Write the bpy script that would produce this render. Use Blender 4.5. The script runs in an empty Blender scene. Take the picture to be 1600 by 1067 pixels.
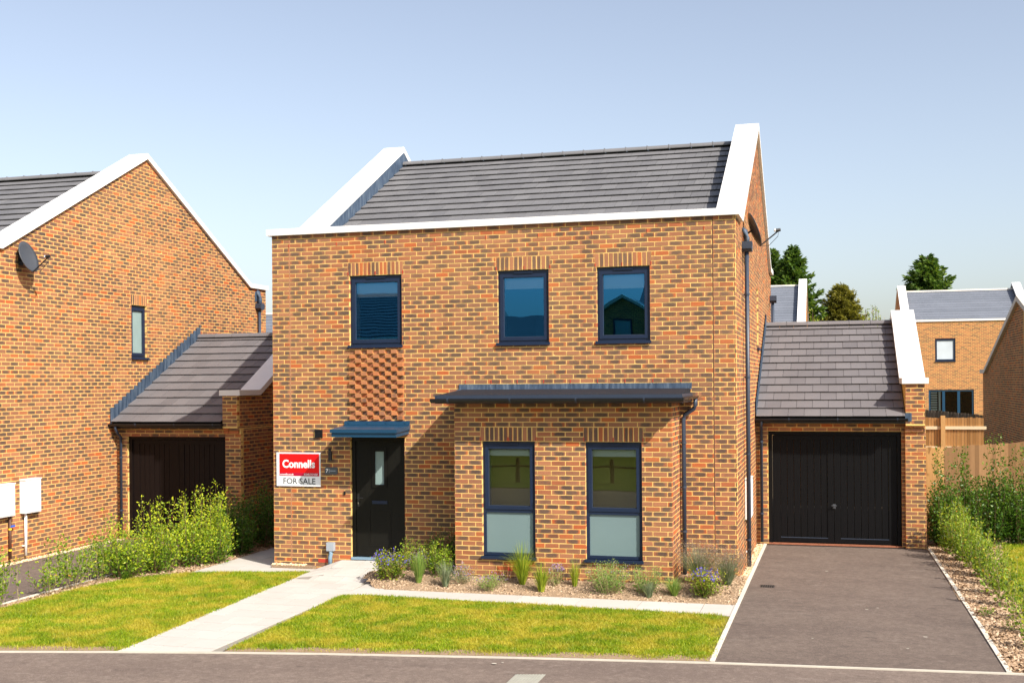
import bpy, math, random
import numpy as np
from mathutils import Matrix, Vector

random.seed(7)
RNG = np.random.default_rng(11)
scene = bpy.context.scene
COL = scene.collection
rad = math.radians

# ------------------------------------------------------------------ camera
cd = bpy.data.cameras.new('camera'); cam = bpy.data.objects.new('camera', cd); COL.objects.link(cam)
scene.camera = cam
_yaw, _pit, _rol = 0.271354, 0.001212, -0.00829
_fw = Vector((-math.sin(_yaw)*math.cos(_pit), math.cos(_yaw)*math.cos(_pit), math.sin(_pit)))
_r = Vector((math.cos(_yaw), math.sin(_yaw), 0)); _u = _r.cross(_fw)
_R = math.cos(_rol)*_r + math.sin(_rol)*_u
_U = -math.sin(_rol)*_r + math.cos(_rol)*_u
cam.matrix_world = Matrix(((_R.x, _U.x, -_fw.x, 9.447), (_R.y, _U.y, -_fw.y, -18.287), (_R.z, _U.z, -_fw.z, 3.106), (0, 0, 0, 1)))
cd.sensor_fit = 'HORIZONTAL'; cd.sensor_width = 36.0; cd.lens = 1791.5/1600*36
cd.shift_y = (594.186-533.5)/1600
cd.clip_start = 0.1; cd.clip_end = 2000
# ------------------------------------------------------------------ sky, sun, exposure
SUN = Vector((1.0, -0.68, 1.03)).normalized()
world = bpy.data.worlds.new('World'); scene.world = world; world.use_nodes = True
wn = world.node_tree; wn.nodes.clear()
sky = wn.nodes.new('ShaderNodeTexSky'); sky.sky_type = 'NISHITA'; sky.sun_disc = False
sky.sun_elevation = math.asin(SUN.z); sky.sun_rotation = math.atan2(SUN.x, SUN.y)
sky.altitude = 50; sky.air_density = 1.0; sky.dust_density = 2.1; sky.ozone_density = 2.5
bg = wn.nodes.new('ShaderNodeBackground'); bg.inputs['Strength'].default_value = 0.124
wo = wn.nodes.new('ShaderNodeOutputWorld')
hs = wn.nodes.new('ShaderNodeHueSaturation'); hs.inputs['Saturation'].default_value = 0.72
tn = wn.nodes.new('ShaderNodeMix'); tn.data_type = 'RGBA'; tn.blend_type = 'MULTIPLY'; tn.inputs[0].default_value = 1.0; tn.inputs[7].default_value = (1.06, 1.015, 0.985, 1)
wn.links.new(sky.outputs[0], hs.inputs['Color']); wn.links.new(hs.outputs[0], tn.inputs[6]); wn.links.new(tn.outputs[2], bg.inputs[0]); wn.links.new(bg.outputs[0], wo.inputs[0])
sd = bpy.data.lights.new('sun', 'SUN'); sun = bpy.data.objects.new('sun', sd); COL.objects.link(sun)
sd.energy = 4.6; sd.angle = rad(0.53); sd.color = (1.0, 0.93, 0.82)
sun.rotation_euler = (-SUN).to_track_quat('-Z', 'Y').to_euler(); sun.location = SUN*60
scene.render.engine = 'CYCLES'
vs = scene.view_settings
vs.view_transform = 'Standard'; vs.look = 'None'; vs.gamma = 1.0; vs.use_curve_mapping = False
vs.exposure = 0.68

# ================================================================== materials
MATS = {}
class NT:
    def __init__(s, name):
        s.m = bpy.data.materials.new(name); s.m.use_nodes = True
        s.t = s.m.node_tree; s.t.nodes.clear()
        s.o = s.n('ShaderNodeOutputMaterial'); MATS[name] = s.m
    def n(s, typ, **kw):
        nd = s.t.nodes.new(typ)
        for k, v in kw.items(): setattr(nd, k, v)
        return nd
    def l(s, a, b): s.t.links.new(a, b)
    def val(s, sock, v):
        if hasattr(v, 'is_output'): s.l(v, sock)
        else: sock.default_value = v
    def math(s, op, a, b=0.0, c=None, clamp=False):
        nd = s.n('ShaderNodeMath', operation=op, use_clamp=clamp)
        s.val(nd.inputs[0], a); s.val(nd.inputs[1], b)
        if c is not None: s.val(nd.inputs[2], c)
        return nd.outputs[0]
    def mix(s, f, a, b, blend='MIX'):
        nd = s.n('ShaderNodeMix', data_type='RGBA', blend_type=blend)
        s.val(nd.inputs[0], f)
        for i, v in ((6, a), (7, b)):
            if hasattr(v, 'is_output'): s.l(v, nd.inputs[i])
            else: nd.inputs[i].default_value = (*v, 1)
        return nd.outputs[2]
    def noise(s, scale, detail=3.0, rough=0.55, vec=None, dim='3D'):
        nd = s.n('ShaderNodeTexNoise'); nd.inputs['Scale'].default_value = scale
        nd.inputs['Detail'].default_value = detail; nd.inputs['Roughness'].default_value = rough
        s.l(vec if vec is not None else s.pos(), nd.inputs['Vector'])
        return nd.outputs['Fac']
    def pos(s):
        if not hasattr(s, '_p'): s._p = s.n('ShaderNodeNewGeometry').outputs['Position']
        return s._p
    def mapv(s, vec, scale, loc=(0, 0, 0)):
        nd = s.n('ShaderNodeMapping'); nd.inputs['Scale'].default_value = scale; nd.inputs['Location'].default_value = loc
        s.l(vec, nd.inputs['Vector']); return nd.outputs[0]
    def ramp(s, f, stops, interp='LINEAR'):
        nd = s.n('ShaderNodeValToRGB'); cr = nd.color_ramp; cr.interpolation = interp
        while len(cr.elements) < len(stops): cr.elements.new(0.5)
        for e, (p, c) in zip(cr.elements, stops):
            e.position = p; e.color = (*c, 1) if len(c) == 3 else c
        s.l(f, nd.inputs[0]); return nd.outputs[0]
    def mapr(s, v, a, b, c=0.0, d=1.0):
        nd = s.n('ShaderNodeMapRange'); s.val(nd.inputs[0], v)
        for i, x in enumerate((a, b, c, d)): nd.inputs[i+1].default_value = x
        return nd.outputs[0]
    def rnd(s):
        a = s.n('ShaderNodeAttribute', attribute_name='bk'); o = s.n('ShaderNodeObjectInfo')
        f = s.math('FRACT', s.math('ADD', a.outputs['Fac'], o.outputs['Random']))
        w = s.n('ShaderNodeTexWhiteNoise', noise_dimensions='1D'); s.l(f, w.inputs['W'])
        sp = s.n('ShaderNodeSeparateColor'); s.l(w.outputs['Color'], sp.inputs[0])
        return sp.outputs
    def bsdf(s, col, rough=0.7, spec=0.3, bump=None, bstr=0.2, bdist=0.01, metal=0.0, coat=0.0, trans=None):
        b = s.n('ShaderNodeBsdfPrincipled')
        if hasattr(col, 'is_output'): s.l(col, b.inputs['Base Color'])
        else: b.inputs['Base Color'].default_value = (*col, 1)
        s.val(b.inputs['Roughness'], rough); b.inputs['Specular IOR Level'].default_value = spec
        b.inputs['Metallic'].default_value = metal; b.inputs['Coat Weight'].default_value = coat
        if bump is not None:
            bp = s.n('ShaderNodeBump'); bp.inputs['Strength'].default_value = bstr; bp.inputs['Distance'].default_value = bdist
            s.l(bump, bp.inputs['Height']); s.l(bp.outputs[0], b.inputs['Normal'])
        out = b.outputs[0]
        if trans is not None:
            t = s.n('ShaderNodeBsdfTranslucent'); s.l(trans, t.inputs[0]) if hasattr(trans, 'is_output') else None
            mx = s.n('ShaderNodeMixShader'); mx.inputs[0].default_value = 0.35
            s.l(b.outputs[0], mx.inputs[1]); s.l(t.outputs[0], mx.inputs[2]); out = mx.outputs[0]
        s.l(out, s.o.inputs[0]); return s.m

BRICK_STOPS = [(0.0, (0.47, 0.094, 0.026)), (0.12, (0.48, 0.130, 0.041)), (0.25, (0.34, 0.112, 0.053)), (0.42, (0.355, 0.142, 0.075)),
               (0.60, (0.395, 0.162, 0.082)), (0.80, (0.30, 0.126, 0.070)), (1.0, (0.20, 0.098, 0.060))]
def brick_mat(name, darkprob=0.50, orange=False):
    t = NT(name); r, g, b = t.rnd()
    base = t.ramp(r, BRICK_STOPS if not orange else [(0, (0.50, 0.165, 0.062)), (0.5, (0.42, 0.170, 0.080)), (1, (0.54, 0.20, 0.075))])
    uv = t.n('ShaderNodeUVMap', uv_map='UVMap').outputs[0]
    sp = t.n('ShaderNodeSeparateXYZ'); t.l(uv, sp.inputs[0])
    ex = t.math('ABSOLUTE', t.math('SUBTRACT', sp.outputs[0], 0.5)); ey = t.math('ABSOLUTE', t.math('SUBTRACT', sp.outputs[1], 0.5))
    nz = t.noise(14.0, 3.0)
    e = t.math('ADD', t.math('MULTIPLY', t.math('POWER', ex, 3.0), 7.5), t.math('MULTIPLY', t.math('POWER', ey, 3.0), 3.0))
    e = t.math('ADD', e, t.math('MULTIPLY', t.math('SUBTRACT', nz, 0.5), 1.3))
    side = t.math('MULTIPLY', t.math('SUBTRACT', sp.outputs[0], 0.5), t.math('SUBTRACT', g, 0.5))
    e = t.math('ADD', e, t.math('MULTIPLY', side, 1.6))
    msk = t.mapr(e, 0.80, 0.18)
    on = t.mapr(b, darkprob+0.06, darkprob-0.06)
    half = t.mapr(b, darkprob+0.30, darkprob+0.05, 0.0, 0.38)
    msk = t.math('MULTIPLY', msk, t.math('MAXIMUM', on, half), clamp=True)
    dark = t.mix(g, (0.052, 0.041, 0.041), (0.112, 0.074, 0.059))
    col = t.mix(t.math('MULTIPLY', msk, 0.94), base, dark)
    fine = t.noise(120.0, 4.0, 0.7)
    col = t.mix(t.mapr(fine, 0.35, 0.75, 0.0, 0.30), col, t.mix(0.4, col, (0.55, 0.36, 0.22)))
    st = t.noise(0.7, 3.0); col = t.mix(t.mapr(st, 0.35, 0.7, 0.0, 0.16), col, (0.42, 0.235, 0.10)); dr = t.noise(0.33, 4, 0.6); col = t.mix(t.mapr(dr, 0.45, 0.70, 0.0, 0.30), col, t.mix(1.0, col, (0.62, 0.56, 0.55), 'MULTIPLY')); col = t.mix(t.mapr(dr, 0.50, 0.30, 0.0, 0.30), col, t.mix(0.5, col, (0.50, 0.28, 0.12)))
    t.bsdf(col, 0.9, 0.15, bump=t.noise(90.0, 5.0, 0.7), bstr=0.5, bdist=0.006)
    return t.m
brick_mat('brick'); brick_mat('brick_orange', 0.05, True)
def mortar_mat():
    t = NT('mortar'); c = t.mix(t.noise(1.6, 5, 0.7), (0.73, 0.500, 0.160), (0.84, 0.60, 0.22))
    c = t.mix(t.mapr(t.noise(60, 3), 0.4, 0.7, 0, 0.22), c, (0.60, 0.39, 0.12))
    t.bsdf(c, 0.95, 0.1, bump=t.noise(150, 3), bstr=0.4, bdist=0.004)
mortar_mat()
def far_brick(name, su, axis):
    # brickwork seen from far away, bricks too small to tell apart
    t = NT(name)
    sp = t.n('ShaderNodeSeparateXYZ'); t.l(t.pos(), sp.inputs[0])
    cb = t.n('ShaderNodeCombineXYZ'); t.l(sp.outputs[axis], cb.inputs[0]); t.l(sp.outputs[2], cb.inputs[1])
    br = t.n('ShaderNodeTexBrick'); t.l(cb.outputs[0], br.inputs['Vector'])
    br.inputs['Scale'].default_value = 1.0; br.inputs['Brick Width'].default_value = 0.225; br.inputs['Row Height'].default_value = 0.075
    br.inputs['Mortar Size'].default_value = 0.007; br.inputs['Bias'].default_value = -0.1
    br.inputs['Color1'].default_value = (0.44, 0.185, 0.085, 1); br.inputs['Color2'].default_value = (0.12, 0.080, 0.065, 1)
    br.inputs['Mortar'].default_value = (0.74, 0.50, 0.16, 1)
    w = t.noise(9.0, 2); c = t.mix(t.mapr(w, 0.4, 0.65, 0, 0.5), br.outputs[0], (0.48, 0.21, 0.09))
    t.bsdf(c, 0.9, 0.15)
far_brick('far_brick_x', 1, 0); far_brick('far_brick_y', 1, 1)
def simple(name, col, rough=0.6, spec=0.4, nscale=None, namt=0.15, bscale=None, bstr=0.15, metal=0.0, coat=0.0, bdist=0.004):
    t = NT(name); c = col
    if nscale:
        d = tuple(x*(1-namt) for x in col); e = tuple(min(1, x*(1+namt)) for x in col)
        c = t.mix(t.noise(nscale, 4), d, e)
    t.bsdf(c, rough, spec, bump=t.noise(bscale, 3) if bscale else None, bstr=bstr, metal=metal, coat=coat, bdist=bdist)
def coping():
    t = NT('coping_white'); c = t.mix(t.noise(1.5, 4), (0.73, 0.72, 0.70), (0.80, 0.79, 0.775))
    k = t.noise(2.5, 5, 0.7, t.mapv(t.pos(), (5, 5, 0.7))); c = t.mix(t.mapr(k, 0.55, 0.80, 0, 0.30), c, (0.52, 0.50, 0.46))
    t.bsdf(c, 0.4, 0.45)
coping()
simple('window_frame', (0.009, 0.019, 0.048), 0.38, 0.45, 3, 0.12)
simple('canopy_blue', (0.008, 0.050, 0.105), 0.36, 0.5, 3, 0.1)
simple('black_plastic', (0.008, 0.009, 0.012), 0.36, 0.5, 4, 0.2)
simple('pipe_grey', (0.030, 0.042, 0.068), 0.42, 0.5, 4, 0.15)
simple('black_metal', (0.012, 0.012, 0.013), 0.45, 0.5)
simple('chrome', (0.6, 0.6, 0.6), 0.2, 0.5, metal=1.0)
simple('white_plastic', (0.82, 0.82, 0.81), 0.4, 0.5, 5, 0.03)
simple('grey_plastic', (0.34, 0.38, 0.43), 0.5, 0.4, 5, 0.06)
simple('brown_pipe', (0.09, 0.04, 0.025), 0.5, 0.4)
simple('yellow_tag', (0.85, 0.6, 0.03), 0.5, 0.4)
simple('blue_tag', (0.03, 0.12, 0.6), 0.5, 0.4)
simple('blind_white', (0.80, 0.80, 0.78), 0.8, 0.2)
simple('plaster', (0.70, 0.69, 0.66), 0.9, 0.1)
simple('sign_white', (0.80, 0.81, 0.83), 0.45, 0.4)
simple('sign_red', (0.80, 0.004, 0.006), 0.4, 0.4)
simple('sign_crimson', (0.42, 0.004, 0.035), 0.4, 0.4)
simple('sign_text_white', (0.9, 0.9, 0.9), 0.5, 0.3)
simple('sign_text_black', (0.03, 0.035, 0.04), 0.5, 0.3)
simple('plaque_grey', (0.075, 0.085, 0.095), 0.35, 0.5)
simple('dish_grey', (0.055, 0.06, 0.07), 0.4, 0.5, 4, 0.1)
simple('threshold_blue', (0.20, 0.31, 0.41), 0.4, 0.5)
simple('concrete', (0.62, 0.58, 0.50), 0.85, 0.2, 6, 0.15, 60, 0.3)
simple('concrete_line', (0.50, 0.465, 0.39), 0.85, 0.2, 6, 0.18, 60, 0.3)
simple('drain_metal', (0.33, 0.325, 0.28), 0.6, 0.4, 12, 0.2)
simple('drain_dark', (0.055, 0.045, 0.038), 0.6, 0.4, 10, 0.2)
simple('drain_black', (0.012, 0.012, 0.012), 0.7, 0.3)
simple('fence_wood', (0.30, 0.19, 0.10), 0.85, 0.2)
simple('stem_brown', (0.20, 0.13, 0.07), 0.85, 0.2, 20, 0.3)
simple('stem_pale', (0.33, 0.27, 0.14), 0.85, 0.2, 20, 0.3)
simple('bark', (0.13, 0.09, 0.06), 0.9, 0.2, 8, 0.3)
simple('seal_dark', (0.10, 0.05, 0.035), 0.8, 0.2)
simple('seal_pale', (0.42, 0.22, 0.12), 0.8, 0.2)
simple('brick_sill', (0.30, 0.12, 0.07), 0.9, 0.1, 12, 0.4)
simple('felt', (0.03, 0.03, 0.03), 0.9, 0.1)
simple('weep_red', (0.45, 0.05, 0.03), 0.6, 0.3)
def lead():
    t = NT('lead'); v = t.mapv(t.pos(), (9.0, 9.0, 1.2))
    n = t.noise(2.0, 5, 0.7, v); c = t.ramp(n, [(0.3, (0.018, 0.034, 0.065)), (0.52, (0.055, 0.085, 0.135)), (0.74, (0.15, 0.19, 0.235))])
    t.bsdf(c, 0.55, 0.4)
lead()
def bay_roofing():
    t = NT('bay_roofing'); n = t.noise(6, 4); c = t.mix(n, (0.006, 0.008, 0.014), (0.014, 0.018, 0.028))
    t.bsdf(c, 0.75, 0.3, bump=t.noise(200, 2), bstr=0.3, bdist=0.003)
bay_roofing()
def tile_mat(name, c0, c1):
    t = NT(name); r, g, b = t.rnd()
    c = t.mix(r, c0, c1)
    c = t.mix(t.mapr(t.noise(1.3, 4), 0.35, 0.7, 0, 0.35), c, tuple(x*1.25 for x in c1))
    c = t.mix(t.mapr(t.noise(160, 2), 0.45, 0.75, 0, 0.3), c, tuple(x*0.6 for x in c0))
    t.bsdf(c, 0.62, 0.45, bump=t.noise(220, 3), bstr=0.25, bdist=0.002)
tile_mat('roof_tile', (0.124, 0.122, 0.128), (0.162, 0.159, 0.164))
tile_mat('garage_tile', (0.124, 0.116, 0.122), (0.156, 0.146, 0.152))
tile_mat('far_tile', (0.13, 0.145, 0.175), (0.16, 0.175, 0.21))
def asphalt(name, k):
    t = NT(name)
    fine = t.noise(55, 5, 0.85); mid = t.noise(1.1, 6, 0.65); st = t.noise(0.45, 4, 0.6, t.mapv(t.pos(), (1, 2.5, 1)))
    c = t.mix(t.mapr(fine, 0.30, 0.72), (0.085, 0.064, 0.054), (0.34, 0.265, 0.220))
    c = t.mix(t.mapr(mid, 0.35, 0.7, 0, 0.55), c, (0.265, 0.205, 0.168))
    c = t.mix(t.mapr(st, 0.42, 0.64, 0, 0.40), c, (0.135, 0.100, 0.086))
    vo = t.n('ShaderNodeTexVoronoi'); vo.inputs['Scale'].default_value = 60; t.l(t.pos(), vo.inputs['Vector'])
    c = t.mix(t.mapr(vo.outputs['Distance'], 0.24, 0.10, 0, 0.6), c, (0.44, 0.36, 0.30))
    m2 = t.noise(14, 4, 0.7); c = t.mix(t.mapr(m2, 0.42, 0.68, 0, 0.45), c, (0.115, 0.088, 0.076)); c = t.mix(t.mapr(m2, 0.46, 0.30, 0, 0.35), c, (0.33, 0.265, 0.225))
    bl = t.noise(3.3, 3, 0.6, t.mapv(t.pos(), (1, 1.6, 1), (3, 7, 0))); c = t.mix(t.mapr(bl, 0.60, 0.72, 0, 0.5), c, (0.10, 0.078, 0.068))
    pl = t.noise(2.1, 5, 0.7, t.mapv(t.pos(), (1, 2.2, 1), (11, 2, 0))); c = t.mix(t.mapr(pl, 0.60, 0.74, 0, 0.45), c, (0.38, 0.32, 0.27))
    c = t.mix(1.0, c, (k, k, k), 'MULTIPLY')
    t.bsdf(c, 0.88, 0.25, bump=fine, bstr=0.8, bdist=0.014)
asphalt('asphalt', 0.93); asphalt('drive_asphalt', 0.76)
def slab():
    t = NT('paving_slab'); r, g, b = t.rnd()
    c = t.mix(r, (0.49, 0.465, 0.43), (0.545, 0.52, 0.485))
    c = t.mix(t.mapr(t.noise(2.5, 5), 0.4, 0.7, 0, 0.35), c, (0.46, 0.42, 0.37))
    c = t.mix(t.mapr(t.noise(90, 3), 0.4, 0.75, 0, 0.25), c, (0.38, 0.34, 0.30)); c = t.mix(t.mapr(t.noise(0.9, 6, 0.75), 0.52, 0.72, 0, 0.35), c, (0.40, 0.36, 0.31))
    t.bsdf(c, 0.85, 0.2, bump=t.noise(60, 4), bstr=0.2, bdist=0.004)
slab()
simple('slab_joint', (0.27, 0.245, 0.21), 0.95, 0.1, 10, 0.15)
def soil(name, a, b):
    t = NT(name); r, g, bb = t.rnd()
    c = t.mix(t.noise(3, 5), a, b); c = t.mix(t.mapr(t.noise(45, 4), 0.4, 0.7, 0, 0.6), c, tuple(x*0.55 for x in a))
    t.bsdf(c, 0.95, 0.1, bump=t.noise(50, 5), bstr=0.8, bdist=0.02)
soil('soil', (0.30, 0.205, 0.13), (0.40, 0.29, 0.19))
soil('earth', (0.20, 0.15, 0.09), (0.28, 0.21, 0.13))
def chip(name, stops):
    t = NT(name); r, g, b = t.rnd(); c = t.ramp(r, stops)
    t.bsdf(c, 0.9, 0.15)
chip('mulch', [(0, (0.16, 0.09, 0.05)), (0.35, (0.34, 0.22, 0.13)), (0.7, (0.48, 0.34, 0.22)), (1, (0.62, 0.47, 0.33))])
chip('clod', [(0, (0.26, 0.17, 0.10)), (0.5, (0.40, 0.28, 0.18)), (1, (0.52, 0.39, 0.27))])
chip('gravel', [(0, (0.50, 0.30, 0.12)), (0.4, (0.66, 0.50, 0.30)), (0.8, (0.80, 0.70, 0.52)), (1, (0.45, 0.38, 0.30))])
def leaf(name, stops, trans=1.3, rough=0.5, spec=0.35, big=None):
    t = NT(name); a = t.n('ShaderNodeAttribute', attribute_name='lc').outputs['Fac']
    c = t.ramp(a, stops)
    if big: c = t.mix(t.mapr(t.noise(big[0], 3), 0.42, 0.62, 0, big[2]), c, big[1])
    tc = t.mix(1.0, c, (trans, trans, trans*0.6), 'MULTIPLY')
    t.bsdf(c, rough, spec, trans=tc)
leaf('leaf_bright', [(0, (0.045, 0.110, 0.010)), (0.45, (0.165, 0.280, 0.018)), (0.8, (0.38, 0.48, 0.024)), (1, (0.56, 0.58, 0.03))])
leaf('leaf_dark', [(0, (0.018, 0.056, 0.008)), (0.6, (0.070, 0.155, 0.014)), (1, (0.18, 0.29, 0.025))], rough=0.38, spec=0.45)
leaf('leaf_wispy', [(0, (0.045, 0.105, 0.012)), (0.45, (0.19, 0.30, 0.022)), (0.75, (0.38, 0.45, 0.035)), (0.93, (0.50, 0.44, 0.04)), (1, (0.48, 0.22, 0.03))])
leaf('leaf_grey', [(0, (0.13, 0.17, 0.10)), (0.6, (0.25, 0.31, 0.18)), (1, (0.38, 0.41, 0.26))])
leaf('leaf_mint', [(0, (0.09, 0.19, 0.035)), (0.6, (0.24, 0.37, 0.07)), (1, (0.42, 0.50, 0.14))])
leaf('leaf_yellow', [(0, (0.05, 0.11, 0.01)), (0.4, (0.16, 0.25, 0.02)), (0.75, (0.38, 0.40, 0.03)), (0.92, (0.55, 0.48, 0.03)), (1, (0.50, 0.22, 0.03))])
leaf('leaf_seed', [(0, (0.15, 0.10, 0.08)), (0.5, (0.26, 0.19, 0.15)), (1, (0.36, 0.29, 0.24))])
leaf('leaf_grass', [(0, (0.13, 0.22, 0.015)), (0.6, (0.32, 0.41, 0.03)), (1, (0.50, 0.50, 0.06))])
leaf('flower_blue', [(0, (0.10, 0.08, 0.62)), (1, (0.22, 0.16, 0.85))])
leaf('flower_lilac', [(0, (0.30, 0.18, 0.48)), (1, (0.48, 0.34, 0.62))])
leaf('flower_pink', [(0, (0.50, 0.03, 0.09)), (1, (0.62, 0.08, 0.14))])
leaf('conifer', [(0, (0.020, 0.052, 0.012)), (0.5, (0.085, 0.160, 0.022)), (1, (0.24, 0.31, 0.04))], trans=1.3)
leaf('golden_conifer', [(0, (0.07, 0.078, 0.012)), (0.5, (0.20, 0.19, 0.026)), (1, (0.40, 0.34, 0.05))], trans=1.3)
leaf('lawn_blade', [(0, (0.085, 0.160, 0.004)), (0.5, (0.255, 0.36, 0.008)), (0.85, (0.44, 0.475, 0.022)), (1, (0.68, 0.56, 0.11))], big=(2.4, (0.56, 0.44, 0.05), 0.68))
def lawn_base():
    t = NT('lawn_base'); n = t.noise(1.5, 3); c = t.mix(t.mapr(n, 0.42, 0.62), (0.12, 0.15, 0.008), (0.30, 0.25, 0.045))
    c = t.mix(t.mapr(t.noise(60, 4), 0.35, 0.7, 0, 0.6), c, (0.16, 0.13, 0.06))
    t.bsdf(c, 0.95, 0.05)
lawn_base()
def verge_grass():
    t = NT('verge_grass'); c = t.mix(t.noise(0.8, 5), (0.085, 0.135, 0.018), (0.20, 0.24, 0.04)); c = t.mix(t.mapr(t.noise(7, 5), 0.4, 0.65, 0, 0.7), c, (0.05, 0.08, 0.014)); t.bsdf(c, 0.95, 0.05)
verge_grass()
def wood(name, a, b, sc=(14, 14, 1.0)):
    t = NT(name); r, g, bb = t.rnd()
    n = t.noise(3.0, 6, 0.65, t.mapv(t.pos(), sc)); c = t.mix(n, a, b); c = t.mix(t.math('MULTIPLY', r, 0.75), c, tuple(x*0.62 for x in a))
    k = t.noise(2.2, 2, 0.5, t.mapv(t.pos(), (4, 4, 1.6))); c = t.mix(t.mapr(k, 0.66, 0.74, 0, 0.7), c, tuple(x*0.35 for x in a))
    t.bsdf(c, 0.85, 0.15, bump=n, bstr=0.3, bdist=0.004)
wood('board_brown', (0.17, 0.088, 0.038), (0.28, 0.160, 0.078))
wood('board_orange', (0.50, 0.275, 0.10), (0.64, 0.40, 0.18))
wood('board_grey', (0.17, 0.13, 0.09), (0.27, 0.21, 0.15))
wood('rail_pale', (0.66, 0.52, 0.33), (0.78, 0.66, 0.46))
wood('post_dark', (0.09, 0.06, 0.035), (0.15, 0.10, 0.06))
def black_wood(name, c0, c1, spec, rough):
    t = NT(name); n = t.noise(3.0, 6, 0.7, t.mapv(t.pos(), (22, 22, 1.1))); r, g, b = t.rnd()
    c = t.mix(n, c0, c1)
    t.bsdf(c, rough, spec, bump=n, bstr=0.35, bdist=0.004)
black_wood('garage_black', (0.0035, 0.0035, 0.004), (0.008, 0.008, 0.0088), 0.12, 0.45)
black_wood('garage_brown', (0.006, 0.004, 0.004), (0.012, 0.0082, 0.0076), 0.14, 0.45)
black_wood('door_black', (0.004, 0.004, 0.004), (0.014, 0.013, 0.010), 0.18, 0.4)
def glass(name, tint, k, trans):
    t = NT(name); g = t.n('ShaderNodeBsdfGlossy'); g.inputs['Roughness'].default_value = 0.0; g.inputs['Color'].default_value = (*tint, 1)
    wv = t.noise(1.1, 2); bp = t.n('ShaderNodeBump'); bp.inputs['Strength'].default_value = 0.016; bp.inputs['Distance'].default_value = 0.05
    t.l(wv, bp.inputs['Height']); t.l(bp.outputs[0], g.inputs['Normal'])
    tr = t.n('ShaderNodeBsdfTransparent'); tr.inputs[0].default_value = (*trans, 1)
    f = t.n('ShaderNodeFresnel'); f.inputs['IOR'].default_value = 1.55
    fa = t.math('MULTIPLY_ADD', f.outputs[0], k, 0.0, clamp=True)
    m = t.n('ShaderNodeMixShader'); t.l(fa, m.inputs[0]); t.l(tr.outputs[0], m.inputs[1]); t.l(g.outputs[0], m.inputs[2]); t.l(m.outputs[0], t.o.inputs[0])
glass('glass', (0.80, 0.92, 0.95), 2.3, (0.74, 0.82, 0.82)); glass('glass_sky_tint', (0.075, 0.44, 0.90), 7.0, (0.86, 0.93, 0.95))  # upstairs panes: deep blue of the mirrored sky is put into the gloss tint
simple('frosted_film', (0.155, 0.225, 0.235), 0.22, 0.6, 1.2, 0.10)
simple('obscure_glass', (0.24, 0.33, 0.325), 0.25, 0.6, 4, 0.15)
simple('obscure_bright', (0.52, 0.58, 0.64), 0.3, 0.5, 2, 0.15)
simple('dark_room', (0.018, 0.018, 0.018), 0.9, 0.1)

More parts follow.
